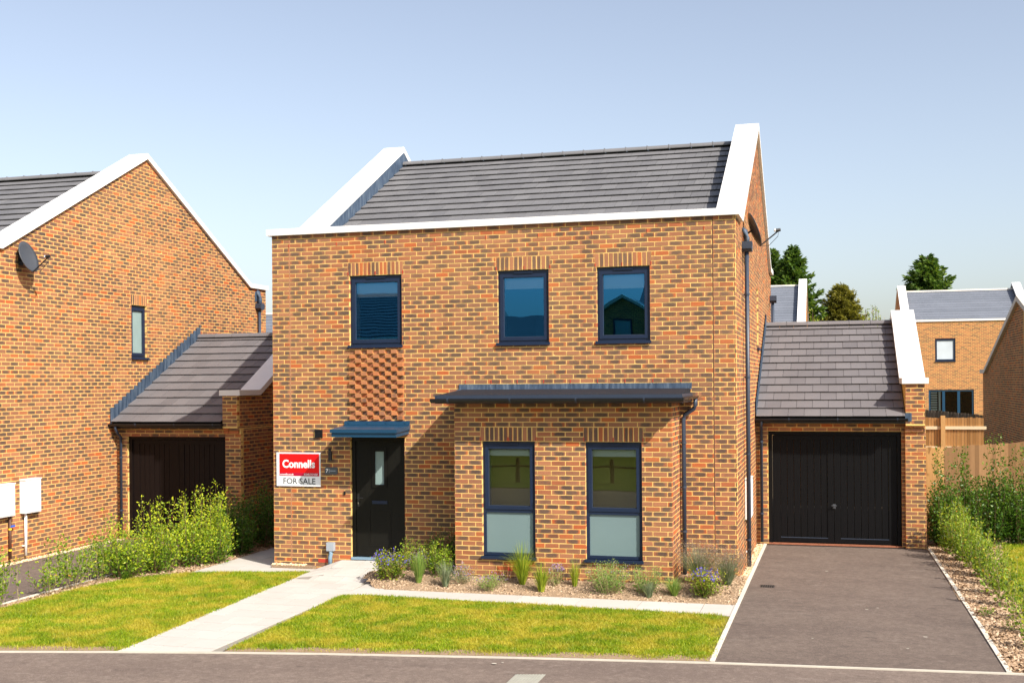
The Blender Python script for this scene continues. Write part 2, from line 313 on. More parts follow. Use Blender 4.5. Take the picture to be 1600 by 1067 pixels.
# ================================================================== mesh helpers
Z3 = np.array((0, 0, 1.0))
class Frame:
    # u along the wall, d outwards, v up
    def __init__(s, O, ux):
        s.O = np.array(O, float); s.u = np.array(ux, float); s.n = np.cross(s.u, Z3)
    def p(s, u, d, v): return s.O + u*s.u + d*s.n + v*Z3
WORLD = Frame((0, 0, 0), (1, 0, 0))           # u = X, d = -Y, v = Z
class MB:
    def __init__(s): s.v = []; s.f = []; s.uv = None; s.bk = None
    def quad(s, a, b, c, d):
        n = len(s.v); s.v += [tuple(map(float, q)) for q in (a, b, c, d)]; s.f.append((n, n+1, n+2, n+3)); return s
    def poly(s, pts):
        n = len(s.v); s.v += [tuple(map(float, q)) for q in pts]; s.f.append(tuple(range(n, n+len(pts)))); return s
    def box(s, x0, x1, y0, y1, z0, z1):
        n = len(s.v)
        s.v += [(x0, y0, z0), (x1, y0, z0), (x1, y1, z0), (x0, y1, z0), (x0, y0, z1), (x1, y0, z1), (x1, y1, z1), (x0, y1, z1)]
        s.f += [tuple(n+i for i in q) for q in ((0, 3, 2, 1), (4, 5, 6, 7), (0, 1, 5, 4), (1, 2, 6, 5), (2, 3, 7, 6), (3, 0, 4, 7))]
        return s
    def fbox(s, F, u0, u1, d0, d1, v0, v1):
        n = len(s.v)
        for v in (v0, v1):
            for (u, d) in ((u0, d1), (u1, d1), (u1, d0), (u0, d0)): s.v.append(tuple(F.p(u, d, v)))
        s.f += [tuple(n+i for i in q) for q in ((0, 3, 2, 1), (4, 5, 6, 7), (0, 1, 5, 4), (1, 2, 6, 5), (2, 3, 7, 6), (3, 0, 4, 7))]
        return s
    def ring(s, F, u0, u1, v0, v1, w, d0, d1, wt=None, wb=None):
        wt = w if wt is None else wt; wb = w if wb is None else wb
        s.fbox(F, u0, u0+w, d0, d1, v0, v1); s.fbox(F, u1-w, u1, d0, d1, v0, v1)
        s.fbox(F, u0+w, u1-w, d0, d1-0.001, v1-wt, v1-0.0005); s.fbox(F, u0+w, u1-w, d0, d1-0.001, v0+0.0005, v0+wb)
        return s
    def prism(s, poly, axis, a, b):
        # poly: 2D points in the plane normal to axis ('x': (y,z); 'y': (x,z); 'z': (x,y))
        def P(q, t): return {'x': (t, q[0], q[1]), 'y': (q[0], t, q[1]), 'z': (q[0], q[1], t)}[axis]
        n = len(s.v); k = len(poly)
        s.v += [P(q, a) for q in poly] + [P(q, b) for q in poly]
        s.f.append(tuple(range(n+k-1, n-1, -1))); s.f.append(tuple(range(n+k, n+2*k)))
        for i in range(k): j = (i+1) % k; s.f.append((n+i, n+j, n+k+j, n+k+i))
        return s
    def tube(s, pts, r, seg=8, r1=None):
        pts = [Vector(q) for q in pts]; n0 = len(s.v); m = len(pts)
        for i, q in enumerate(pts):
            t = (pts[min(i+1, m-1)]-pts[max(i-1, 0)]).normalized()
            a = t.cross(Vector((0, 0, 1))) if abs(t.z) < 0.95 else t.cross(Vector((0, 1, 0)))
            a.normalize(); b = t.cross(a)
            rr = r if r1 is None else r+(r1-r)*i/max(1, m-1)
            for k in range(seg):
                an = 2*math.pi*k/seg; s.v.append(tuple(q+rr*(math.cos(an)*a+math.sin(an)*b)))
        for i in range(m-1):
            for k in range(seg):
                k2 = (k+1) % seg
                s.f.append((n0+i*seg+k, n0+i*seg+k2, n0+(i+1)*seg+k2, n0+(i+1)*seg+k))
        s.f.append(tuple(n0+k for k in range(seg-1, -1, -1))); s.f.append(tuple(n0+(m-1)*seg+k for k in range(seg)))
        return s
    def build(s, name, mat, parent=None, smooth=False):
        base = np.array(parent_world(parent)) if parent is not None else np.zeros(3)
        me = bpy.data.meshes.new(name)
        v = (np.array(s.v)-base)
        me.from_pydata(v.tolist(), [], s.f); me.update()
        me.materials.append(MATS[mat])
        if s.bk is not None:
            at = me.attributes.new('bk', 'FLOAT', 'POINT'); at.data.foreach_set('value', np.array(s.bk, dtype=np.float32))
        o = bpy.data.objects.new(name, me); COL.objects.link(o)
        if parent is not None: o.parent = parent
        if smooth: me.polygons.foreach_set('use_smooth', [True]*len(me.polygons))
        return o
def parent_world(o):
    p = Vector((0, 0, 0))
    while o is not None: p += o.location; o = o.parent
    return p
def thing(name, label, cat, loc=(0, 0, 0), group=None):
    o = bpy.data.objects.new(name, None); COL.objects.link(o); o.location = loc; o.empty_display_size = 0.2
    return tag(o, label, cat, group)
def tag(o, label=None, cat=None, group=None, kind=None):
    if label: o['label'] = label
    if cat: o['category'] = cat
    if group: o['group'] = group
    if kind: o['kind'] = kind
    return o
def fast_mesh(name, V, Fq, mat, parent=None, attr=None, aname='lc', uv=None):
    # V (n,3), Fq (m,k) constant polygon size
    base = np.array(parent_world(parent)) if parent is not None else np.zeros(3)
    me = bpy.data.meshes.new(name); V = np.asarray(V, dtype=np.float32)-base.astype(np.float32); Fq = np.asarray(Fq, dtype=np.int32)
    me.vertices.add(len(V)); me.vertices.foreach_set('co', V.ravel())
    k = Fq.shape[1]; me.loops.add(Fq.size); me.loops.foreach_set('vertex_index', Fq.ravel())
    me.polygons.add(len(Fq)); me.polygons.foreach_set('loop_start', np.arange(0, Fq.size, k, dtype=np.int32))
    me.update(calc_edges=True); me.validate(); me.polygons.foreach_set('use_smooth', np.zeros(len(me.polygons), dtype=bool))
    if attr is not None:
        at = me.attributes.new(aname, 'FLOAT', 'POINT'); at.data.foreach_set('value', np.asarray(attr, dtype=np.float32))
    if uv is not None:
        l = me.uv_layers.new(name='UVMap'); l.data.foreach_set('uv', np.asarray(uv, dtype=np.float32)[Fq.ravel()].ravel())
    me.materials.append(MATS[mat])
    o = bpy.data.objects.new(name, me); COL.objects.link(o)
    if parent is not None: o.parent = parent
    return o

# ------------------------------------------------------------------ brickwork
BOXF = np.array([(0, 1, 5, 4), (1, 2, 6, 5), (2, 3, 7, 6), (3, 0, 4, 7), (4, 5, 6, 7), (0, 3, 2, 1)])
def brick_arrays(F, R):
    # R rows: u0,u1,v0,v1,d0,d1,rnd -> verts, faces, uv, bk
    R = np.asarray(R); n = len(R)
    u0, u1, v0, v1, d0, d1, rn = R.T
    def P(u, d, v): return F.O+u[:, None]*F.u+d[:, None]*F.n+v[:, None]*Z3
    c = np.stack([P(u0, d1, v0), P(u1, d1, v0), P(u1, d0, v0), P(u0, d0, v0), P(u0, d1, v1), P(u1, d1, v1), P(u1, d0, v1), P(u0, d0, v1)], 1)
    c[:, (0, 1, 4, 5)] += RNG.normal(0, 0.0009, (n, 4, 3))
    V = c.reshape(-1, 3); Fq = (np.arange(n)[:, None, None]*8+BOXF[None]).reshape(-1, 4)
    uv = np.tile(np.array([(0, 0), (1, 0), (1, 0), (0, 0), (0, 1), (1, 1), (1, 1), (0, 1)], float), (n, 1))
    return V, Fq, uv, np.repeat(rn, 8)
BCACHE = {}
def brick_objects(F, rows, parent, mat, name='brick'):
    base = np.array(parent_world(parent)); ang = math.atan2(F.u[1], F.u[0])
    for (u0, u1, v0, v1, d0, d1, rn) in rows:
        key = (round(u1-u0, 3), round(v1-v0, 3), round(d1-d0, 3), mat)
        me = BCACHE.get(key)
        if me is None:
            L = Frame((0, 0, 0), (1, 0, 0))
            V, Fq, uv, bk = brick_arrays(L, [(0, key[0], 0, key[1], -key[2], 0, 0.0)])
            me = fast_mesh(name, V, Fq, mat, None, bk, 'bk', uv); o = me; me = o.data; bpy.data.objects.remove(o); BCACHE[key] = me
        o = bpy.data.objects.new(name, me); COL.objects.link(o); o.parent = parent
        o.location = F.p(u0, d1, v0)-base; o.rotation_euler = (0, 0, ang)
CAM = np.array((9.447, -18.287, 3.106))
def lay_bricks(F, u0, u1, v0, v1, openings=(), cuts=(), top=None, phase=0.0, edge0=True, edge1=True):
    """stretcher bond rows; openings (u0,u1,v0,v1); cuts = movement joints; top(u) = height limit of a gable"""
    rows = []; c0 = int(round(v0/0.075)); c1 = int(math.ceil((v1-0.02)/0.075))
    for c in range(c0, c1):
        z0 = c*0.075+0.0066; z1 = min(z0+0.0618, v1)
        zm = (z0+z1)/2
        off = (0.1125 if c % 2 else 0.0)+phase
        k = math.floor((u0-off)/0.225)
        segs = []
        a = off+k*0.225
        while a < u1:
            segs.append([max(a+0.0066, u0+(0.0 if edge0 else 0.005)), min(a+0.2184, u1)]); a += 0.225
        bl = [(p, q) for (p, q, r, s) in openings if r+0.01 < zm < s-0.01]
        for cx in cuts: bl.append((cx-0.006, cx+0.006))
        for (p, q) in bl:
            ns = []
            for (s0, s1) in segs:
                if s1 <= p or s0 >= q: ns.append([s0, s1]); continue
                if s0 < p: ns.append([s0, p+0.0])
                if s1 > q: ns.append([q-0.0, s1])
            segs = ns
        for s0, s1 in segs:
            if s1-s0 < 0.012: continue
            zz1 = z1
            if top is not None:
                zz1 = min(z1, min(top(s0), top(s1))+0.085)
                if zz1 < z0+0.015: continue
            rows.append((s0, s1, z0, zz1, -0.1, 0.003+random.uniform(-0.001, 0.0015), random.random()))
    return rows
def soldiers(F, u0, u1, v0, v1):
    n = int(round((u1-u0)/0.075)); w = (u1-u0)/n
    return [(u0+i*w+0.0072, u0+(i+1)*w-0.0072, v0+0.006, v1-0.006, -0.1, 0.003+random.uniform(-0.001, 0.001), random.random()) for i in range(n)]
def place_bricks(F, rows, house, wall, n_single, mat='brick', must=()):
    """nearest n_single bricks to the viewer as objects, the rest as one joined part"""
    must = list(must)
    if n_single > 0:
        ctr = np.array([F.p((r[0]+r[1])/2, 0, (r[2]+r[3])/2) for r in rows])
        idx = np.argsort(np.linalg.norm(ctr-CAM, axis=1)); near = set(idx[:max(0, n_single-len(must))].tolist())
        brick_objects(F, [rows[i] for i in near]+must, wall, mat)
        rest = [r for i, r in enumerate(rows) if i not in near]
    else: rest = rows+must
    return rest
def joined_bricks(parts, parent, name='brickwork', mat='brick'):
    Vs, Fs, Us, Bs, n = [], [], [], [], 0
    for F, rows in parts:
        if not rows: continue
        V, Fq, uv, bk = brick_arrays(F, rows); Vs.append(V); Fs.append(Fq+n); Us.append(uv); Bs.append(bk); n += len(V)
    o = fast_mesh(name, np.concatenate(Vs), np.concatenate(Fs), mat, parent, np.concatenate(Bs), 'bk', np.concatenate(Us))
    o['kind'] = 'stuff'; return o
def mortar_wall(mb, F, u0, u1, v0, v1, openings=(), depth=0.11):
    us = sorted({u0, u1, *[x for o in openings for x in o[:2]]}); vs_ = sorted({v0, v1, *[x for o in openings for x in o[2:]]})
    for i in range(len(us)-1):
        for j in range(len(vs_)-1):
            a, b, c, d = us[i], us[i+1], vs_[j], vs_[j+1]; m, k = (a+b)/2, (c+d)/2
            if any(o[0] < m < o[1] and o[2] < k < o[3] for o in openings): continue
            mb.quad(F.p(a, 0, c), F.p(b, 0, c), F.p(b, 0, d), F.p(a, 0, d))
    for (a, b, c, d) in openings:
        mb.quad(F.p(a, 0, c), F.p(a, 0, d), F.p(a, -depth, d), F.p(a, -depth, c))
        mb.quad(F.p(b, 0, d), F.p(b, 0, c), F.p(b, -depth, c), F.p(b, -depth, d))
        mb.quad(F.p(a, 0, d), F.p(b, 0, d), F.p(b, -depth, d), F.p(a, -depth, d))
        mb.quad(F.p(b, 0, c), F.p(a, 0, c), F.p(a, -depth, c), F.p(b, -depth, c))
    return mb
# ------------------------------------------------------------------ roofs
GAUGE = 0.345
TCACHE = {}
def tile_mesh(w, mat):
    key = (round(w, 3), mat)
    if key not in TCACHE:
        mb = MB(); w2 = key[0]
        # a flat interlocking tile: nose slightly rounded, thin side lap
        prof = [(0.0, 0.041), (0.0, 0.052), (0.004, 0.055), (0.40, 0.018), (0.40, 0.004), (0.06, 0.040)]
        mb.prism(prof, 'x', 0.003, w2-0.003)
        me = bpy.data.meshes.new('tile'); me.from_pydata(mb.v, [], mb.f); me.update(); me.materials.append(MATS[mat]); TCACHE[key] = me
    return TCACHE[key]
def tile_slope(parent, x0, x1, yr, zr, slope, rows, mat, singles=10**6, front=True, first_row=0):
    """tiles down a slope from the ridge (yr,zr) towards -Y (front) or +Y; returns number placed"""
    ang = math.atan(slope); ca, sa = math.cos(ang), math.sin(ang)
    base = parent_world(parent); W = 0.30; sgn = -1 if front else 1
    rest = MB(); rest.bk = []; cnt = 0; jobs = []
    for r in range(first_row, rows):
        s = (r+1)*GAUGE; y = yr+sgn*s*ca; z = zr-s*sa
        off = 0.15 if r % 2 else 0.0
        a = x0-off
        while a < x1-0.001:
            t0, t1 = max(a, x0), min(a+W, x1); a += W
            if t1-t0 < 0.03: continue
            jobs.append((t0, t1, y, z+random.uniform(-0.002, 0.002)))
    cx = np.array([((j[0]+j[1])/2, j[2], j[3]) for j in jobs]); order = np.argsort(np.linalg.norm(cx-CAM, axis=1))
    keep = set(order[:singles].tolist())
    for i, (t0, t1, y, z) in enumerate(jobs):
        me = tile_mesh(t1-t0, mat)
        rot = Matrix.Rotation(ang+random.uniform(-0.003, 0.003), 4, 'X') if front else Matrix.Rotation(math.pi, 4, 'Z') @ Matrix.Rotation(ang, 4, 'X')
        M = Matrix.Translation(Vector((t0 if front else t1, y, z))) @ rot
        if i in keep:
            o = bpy.data.objects.new('tile', me); COL.objects.link(o); o.parent = parent
            o.matrix_local = Matrix.Translation(-base) @ M
        else:
            n = len(rest.v); rest.v += [tuple(M @ v.co) for v in me.vertices]; rest.f += [tuple(n+k for k in p.vertices) for p in me.polygons]
            rest.bk += [random.random()]*len(me.vertices)
    if rest.v: return rest
    return None
def ridge_caps(parent, x0, x1, y, z, mat, L=0.45, r=0.11):
    z -= 0.004
    a = x0; base = parent_world(parent)
    while a < x1-0.05:
        b = min(a+L, x1); mb = MB(); n = 10; prof = []
        for k in range(n+1):
            an = math.pi*(0.12+0.76*k/n); prof.append((y+r*math.cos(an)*1.15, z-0.02+r*math.sin(an)))
        inner = [(p[0]*1.0, p[1]-0.02) for p in prof[::-1]]
        mb.prism(prof+inner, 'x', a+0.004, b-0.004)
        if a > x0+0.01: mb.box(a-0.010, a+0.010, y-0.05, y+0.03, z+r-0.05, z+r-0.013)
        mb.build('ridge_tile', mat, parent); a = b
def gutter(parent, x0, x1, y, z, r=0.06, name='gutter', mat='black_plastic', brackets=()):
    """half round trough along X with its back edge at y, lip height z"""
    n = 8; out = [(y-r+r*math.cos(math.pi+math.pi*k/n), z+r*math.sin(math.pi+math.pi*k/n)) for k in range(n+1)]
    inn = [(y-r+(r-0.006)*math.cos(math.pi+math.pi*k/n), z+(r-0.006)*math.sin(math.pi+math.pi*k/n)) for k in range(n, -1, -1)]
    mb = MB().prism(out+inn, 'x', x0, x1)
    cap = out; mb.prism(cap, 'x', x0-0.006, x0-0.001); mb.prism(cap, 'x', x1+0.001, x1+0.006)
    g = mb.build(name, mat, parent)
    for bx in brackets:
        bo = [(y-r+(r+0.006)*math.cos(math.pi+math.pi*k/n), z+(r+0.006)*math.sin(math.pi+math.pi*k/n)) for k in range(n+1)]
        bi = [(y-r+(r+0.001)*math.cos(math.pi+math.pi*k/n), z+(r+0.001)*math.sin(math.pi+math.pi*k/n)) for k in range(n, -1, -1)]
        MB().prism(bo+bi, 'x', bx-0.012, bx+0.012).box(bx-0.012, bx+0.012, y-2*r-0.006, y-2*r+0.02, z+0.0005, z+0.008).build('bracket', 'pipe_grey', g)
    return g
def downpipe(parent, pts, r=0.034, mat='pipe_grey', clips=(), n=Vector((0, 1, 0)), name='downpipe'):
    mb = MB().tube(pts, r, 12); g = mb.build(name, mat, parent, True)
    for (x, y, z) in clips:
        c = MB().tube([(x, y, z-0.016), (x, y, z+0.016)], r+0.008, 12)
        e = Vector((x, y, z))+n*0.05; c.box(min(x, e.x)-0.012, max(x, e.x)+0.012, min(y, e.y)-0.012, max(y, e.y)+0.012, z-0.009, z+0.009)
        c.build('pipe_clip', mat, g)
    return g
# ------------------------------------------------------------------ windows
def window(parent, F, u0, u1, v0, v1, transom=None, frosted=False, blind=0.0, sill=True, curtain=False, vent=True, pane_mat='glass'):
    fr = MB().ring(F, u0, u1, v0, v1, 0.05, -0.105, -0.045, wt=0.075).build('window', 'window_frame', parent)
    def sash(a, b, c, d, open_=True):
        s = MB()
        s.ring(F, a, b, c, d, 0.055, -0.100, -0.032)
        o = s.build('sash', 'window_frame', fr)
        MB().ring(F, a+0.055, b-0.055, c+0.055, d-0.055, 0.008, -0.09, -0.05).build('glazing_bead', 'pipe_grey', fr)
    def pane(a, b, c, d, mat='glass'):
        MB().quad(F.p(a, -0.07, c), F.p(b, -0.07, c), F.p(b, -0.07, d), F.p(a, -0.07, d)).build('pane', mat, fr)
    top0 = v0+0.05 if transom is None else transom+0.03
    sash(u0+0.035, u1-0.035, top0-0.012, v1-0.062)
    pane(u0+0.085, u1-0.085, top0+0.04, v1-0.11, pane_mat)
    if transom is not None:
        MB().fbox(F, u0+0.05, u1-0.05, -0.1045, -0.0455, transom-0.03, transom+0.016).build('transom', 'window_frame', fr)
        pane(u0+0.05, u1-0.05, v0+0.05, transom-0.03, 'frosted_film')
    if vent:
        m = (u0+u1)/2; w = (u1-u0)*0.18
        MB().fbox(F, m-w, m+w, -0.045, -0.022, v1-0.062, v1-0.036).fbox(F, m-w*0.97, m+w*0.97, -0.022, -0.012, v1-0.050, v1-0.036).build('trickle_vent', 'window_frame', fr)
    if sill:
        prof = MB().fbox(F, u0-0.015, u1+0.015, -0.06, 0.045, v0-0.032, v0+0.0)
        prof.fbox(F, u0-0.02, u1+0.02, 0.030, 0.05, v0-0.045, v0-0.004); prof.build('sill', 'window_frame', fr)
    if blind:
        MB().fbox(F, u0+0.02, u1-0.02, -0.150, -0.146, v1-0.09-blind, v1-0.05).fbox(F, u0+0.02, u1-0.02, -0.156, -0.142, v1-0.105-blind, v1-0.09-blind).build('blind', 'blind_white', fr)
    if curtain:
        MB().fbox(F, u0+0.03, u0+0.035, -0.38, -0.105, v0, v1).build('reveal_lining', 'plaster', fr)
    return fr
def stepped_flashing(parent, F, pts_fn, u0, u1, slope, name='flashing'):
    """lead pieces stepping up a brick wall beside a roof; pts_fn(u) = roof surface height"""
    u = u0; base = parent_world(parent)
    k = math.ceil((pts_fn(u0)+0.10)/0.075)
    mb = None
    step = 0.075/slope; first = True
    while u < u1:
        b = min(u+step, u1)
        z = math.floor((pts_fn(u)+0.235)/0.075)*0.075
        m = MB()
        a = F.p(u-0.015, 0.034, pts_fn(u-0.015)-0.02); bq = F.p(b+0.01, 0.010, pts_fn(b)-0.02); c = F.p(b+0.01, 0.010, z+0.075); d = F.p(u-0.015, 0.034, z+0.075-0.004)
        off = F.n*0.008
        m.quad(a, bq, c, d); m.quad(d, c, c-off*2, d-off*2); m.quad(a, d, d-off*2, a-off*2)
        m.quad(bq, bq-off*2, c-off*2, c)
        m.build(name, 'lead', parent); u = b
def gable_top(yr, zr, slope, y0, y1, flat0, flat1, zf):
    return lambda y: zf if (y < flat0 or y > flat1) else zr-abs(y-yr)*slope
def coping_gable(parent, x0, x1, y0, y1, yr, zf, slope, flat, th=0.11, name='gable_coping'):
    """white parapet coping over a gable: flat kneelers at both eaves, sloping to the ridge; zf = kneeler top"""
    zr = zf+(yr-(y0+flat))*slope
    t = th*math.sqrt(1+slope*slope)
    k = t*0.0
    top = [(y0, zf), (y0+flat, zf), (yr, zr), (2*yr-(y0+flat), zf), (y1, zf)]
    bot = [(y, z-th if i in (0, 4) else z-t*0.98) for i, (y, z) in enumerate(top)]
    bot[1] = (top[1][0]+0.03, zf-th); bot[3] = (top[3][0]-0.03, zf-th)
    o = MB()
    o.prism([(top[0]), top[1], bot[1], bot[0]], 'x', x0, x1)
    o.prism([top[1], top[2], bot[2], bot[1]], 'x', x0, x1)
    o.prism([top[2], top[3], bot[3], bot[2]], 'x', x0, x1)
    o.prism([top[3], top[4], bot[4], bot[3]], 'x', x0, x1)
    c = o.build(name, 'coping_white', parent)
    # joint laps of the folded metal
    for f in (0.34, 0.70):
        yy = top[1][0]+(yr-top[1][0])*f; zz = zf+(zr-zf)*f
        MB().prism([(yy, zz+0.0005), (yy+0.05, zz+0.05*slope+0.0005), (yy+0.05, zz+0.05*slope+0.003), (yy, zz+0.003)], 'x', x0+0.004, x1-0.004).build('coping_lap', 'coping_white', c)
    return zr, bot
# ================================================================== the setting: ground, road, drives, paths
def sheet(name, pts, z, mat, kind='structure', h=None):
    """flat polygon; with h it is a slab of that thickness"""
    mb = MB()
    if h: mb.prism(pts, 'z', z-h, z)
    else: mb.poly([(x, y, z) for x, y in pts])
    o = mb.build(name, mat); tag(o, kind=kind); return o
GZ = -0.10
sheet('ground', [(-400, -400), (400, -400), (400, 400), (-400, 400)], -0.20, 'earth')
KERB = [(-16, -10.6), (-9, -8.75), (-4.5, -7.56), (-2.2, -7.05), (-0.244, -6.60), (1.11, -6.29), (2.37, -6.02), (3.578, -5.79), (5.845, -5.44), (8.136, -5.14), (11.265, -4.87), (14, -4.70), (22, -4.5), (34, -4.6)]
def kerb_y(x):
    for (a, b), (c, d) in zip(KERB[:-1], KERB[1:]):
        if a <= x <= c: return b+(d-b)*(x-a)/(c-a)
    return KERB[0][1]
sheet('road', [(x, y) for x, y in KERB]+[(34, -13.9), (-16, -18.5)], -0.112, 'asphalt')
# thin flush concrete edging along the road
mb = MB(); K2 = []
for i, (x, y) in enumerate(KERB):
    a = KERB[max(0, i-1)]; b = KERB[min(len(KERB)-1, i+1)]; t = Vector((b[0]-a[0], b[1]-a[1])).normalized(); K2.append((Vector((x, y)), Vector((-t.y, t.x))))
for (p, n), (q, m) in zip(K2[:-1], K2[1:]):
    a0 = p; a1 = p+n*0.05; b0 = q; b1 = q+m*0.05
    mb.quad((a0.x, a0.y, -0.098), (b0.x, b0.y, -0.098), (b1.x, b1.y, -0.098), (a1.x, a1.y, -0.098))
    mb.quad((a0.x, a0.y, -0.14), (b0.x, b0.y, -0.14), (b0.x, b0.y, -0.098), (a0.x, a0.y, -0.098))
tag(mb.build('road_edging', 'concrete_line'), kind='structure')
def strip_y(name, pts, w, z0, z1, mat):
    """upright edging strip along a polyline, w to the right of travel"""
    mb = MB()
    for (a, b) in zip(pts[:-1], pts[1:]):
        L = math.dist(a, b); n = max(1, int(round(L/0.915))); d = Vector((b[0]-a[0], b[1]-a[1]))/n; t = d.normalized(); nn = Vector((t.y, -t.x))*w
        for i in range(n):
            p = Vector(a)+d*i+t*0.003; q = Vector(a)+d*(i+1)-t*0.003; j = random.uniform(-0.003, 0.003)
            mb.prism([(p.x, p.y), (p.x+nn.x, p.y+nn.y), (q.x+nn.x, q.y+nn.y), (q.x, q.y)][::-1], 'z', z0, z1+j)
    return tag(mb.build(name, mat), kind='structure')
sheet('driveway', [(8.20, 4.70), (8.16, -1.7), (8.14, -5.08), (9.7, -4.96), (11.265, -4.81), (11.24, -1.2), (11.17, 4.70)], -0.104, 'drive_asphalt')
strip_y('driveway_edging', [(8.215, 4.60), (8.165, -1.7), (8.14, -5.075)], 0.055, -0.2, -0.088, 'concrete')
strip_y('driveway_edging', [(11.265, -4.80), (11.24, -1.2), (11.17, 4.55)], 0.055, -0.2, -0.088, 'concrete')
LDX = [(-2.36, -5.2), (-2.38, -3.1), (-2.33, -1.7), (-2.34, 2.5)]
sheet('neighbour_driveway', [(-4.76, 2.62)]+[(-4.76, -3), (-4.76, -7.55)]+[(-2.36, -7.05)]+LDX+[(-2.34, 2.62)], -0.106, 'drive_asphalt')
strip_y('driveway_edging', [(-2.36, -7.0)]+LDX, 0.05, -0.2, -0.092, 'concrete')
# paving: sub-base with slabs laid on it (ramped towards the door)
def path_z(x, y):
    if y <= -1.15: return GZ
    k = min(1.0, max(0.0, (x-0.80)/0.55))
    return GZ+min(1.0, (y+1.15)/1.1)*0.165*k*k*(3-2*k) if x < 3.2 and y < 0.05 else GZ
PATH = thing('path', None, None, (1.7, -3, GZ)); PATH['kind'] = 'structure'
for k in ('label', 'category'):
    if k in PATH: del PATH[k]
def inside(poly, x, y):
    c = False; n = len(poly)
    for i in range(n):
        x1, y1 = poly[i]; x2, y2 = poly[(i+1) % n]
        if (y1 > y) != (y2 > y) and x < (x2-x1)*(y-y1)/(y2-y1)+x1: c = not c
    return c
def clip_poly(poly, a, b, c):
    # keep a*x+b*y<=c
    out = []
    for i in range(len(poly)):
        p, q = poly[i], poly[(i+1) % len(poly)]; dp = a*p[0]+b*p[1]-c; dq = a*q[0]+b*q[1]-c
        if dp <= 0: out.append(p)
        if (dp < 0 < dq) or (dq < 0 < dp):
            t = dp/(dp-dq); out.append((p[0]+(q[0]-p[0])*t, p[1]+(q[1]-p[1])*t))
    return out
def convex_clip(poly, region):
    n = len(region)
    for i in range(n):
        (x1, y1), (x2, y2) = region[i], region[(i+1) % n]
        a, b = (y2-y1), -(x2-x1); poly = clip_poly(poly, a, b, a*x1+b*y1)
        if len(poly) < 3: return []
    return poly
def slabs(region, ox, oy, sx, sy, brk=True):
    """region: convex, counter-clockwise"""
    xs = [p[0] for p in region]; ys = [p[1] for p in region]
    mb = MB(); mb.poly([(x, y, path_z(x, y)-0.008) for x, y in region])
    j = math.floor((min(ys)-oy)/sy)
    while oy+j*sy < max(ys):
        off = sx/2 if (brk and j % 2) else 0
        i = math.floor((min(xs)-ox-off)/sx)
        while ox+off+i*sx < max(xs):
            x0 = ox+off+i*sx+0.005; y0 = oy+j*sy+0.005; x1 = x0+sx-0.010; y1 = y0+sy-0.010
            q = convex_clip([(x0, y0), (x1, y0), (x1, y1), (x0, y1)], region)
            if len(q) >= 3:
                ar = abs(sum(q[k][0]*q[(k+1) % len(q)][1]-q[(k+1) % len(q)][0]*q[k][1] for k in range(len(q))))/2
                if ar > 0.01:
                    s = MB(); n = len(q); dz = random.uniform(-0.0015, 0.0015)
                    s.v = [(x, y, path_z(x, y)+dz) for x, y in q]+[(x, y, path_z(x, y)-0.24) for x, y in q]
                    s.f = [tuple(range(n))]+[(k, k+n, (k+1) % n+n, (k+1) % n) for k in range(n)]
                    s.build('paving_slab', 'paving_slab', PATH)
            i += 1
        j += 1
    return mb
R1 = [(1.12, -6.235), (2.36, -5.965), (2.26, -2.2), (2.27, -1.15), (0.86, -1.15)]
R1b = [(0.86, -1.15), (2.27, -1.15), (2.46, -0.02), (0.82, -0.02)]
R2 = [(2.262, -2.2), (8.138, -2.465), (8.152, -1.69), (2.268, -1.15)]
R3 = [(-1.12, -0.92), (0.858, -0.40), (0.835, -0.10), (-0.02, -0.10), (-0.02, 3.2), (-1.12, 3.2)]
for reg in (R1, R1b): slabs(reg, 1.06, -6.3, 0.45, 0.45).build('bedding', 'slab_joint', PATH)
R2a = [(2.268, -2.2), (8.138, -2.465), (8.152, -1.69), (2.9, -1.66), (2.268, -1.15)]
slabs([(2.27, -2.2), (8.138, -2.465), (8.152, -1.69), (2.27, -1.66)], 2.27, -2.5, 0.90, 0.90, False).build('bedding', 'slab_joint', PATH)
slabs([(2.27, -1.66), (2.74, -1.66), (2.27, -1.15)], 2.27, -2.5, 0.9, 0.9, False).build('bedding', 'slab_joint', PATH)
slabs([(-1.12, -0.92), (0.84, -0.41), (0.84, -0.12), (-1.12, -0.12)], -1.12, -1.0, 0.6, 0.9, False).build('bedding', 'slab_joint', PATH)
slabs([(-1.12, -0.12), (-0.02, -0.12), (-0.02, 9.0), (-1.12, 9.0)], -1.12, -0.12, 0.55, 0.9, False).build('bedding', 'slab_joint', PATH)
# lawns
LAWN_R = [(2.40, -5.93), (3.59, -5.72), (5.85, -5.37), (8.10, -5.07), (8.10, -2.50), (5.2, -2.34), (2.62, -2.22), (2.30, -2.30)]
LAWN_L = [(-2.2, -7.0), (-0.24, -6.54), (1.14, -6.23), (0.975, -2.9), (0.875, -0.43), (-0.26, -0.68), (-1.08, -0.98), (-1.45, -1.35), (-1.80, -1.85), (-1.98, -2.6), (-2.06, -3.9), (-2.12, -5.2)]
LAWN_N = [(12.05, -4.6), (26, -4.4), (26, 5.6), (12.65, 5.6), (12.25, 3.0), (11.98, 1.3), (11.95, -2.0)]
sheet('lawn', LAWN_R, -0.100, 'lawn_base'); sheet('lawn', LAWN_L, -0.100, 'lawn_base'); sheet('lawn', LAWN_N, -0.101, 'lawn_base')
sheet('verge', [(-90, -19.0), (-16, -18.55), (34, -13.95), (90, -13.0), (90, -80), (-90, -80)], -0.10, 'verge_grass')
sheet('lawn', [(-15.8, -10.3), (-9, -8.5), (-4.96, -7.5), (-4.96, -1.85), (-15.8, -1.85)], -0.102, 'lawn_base')
sheet('side_ground', [(13.2, -4.3), (60, -4.3), (60, 80), (13.2, 80)], -0.16, 'lawn_base')
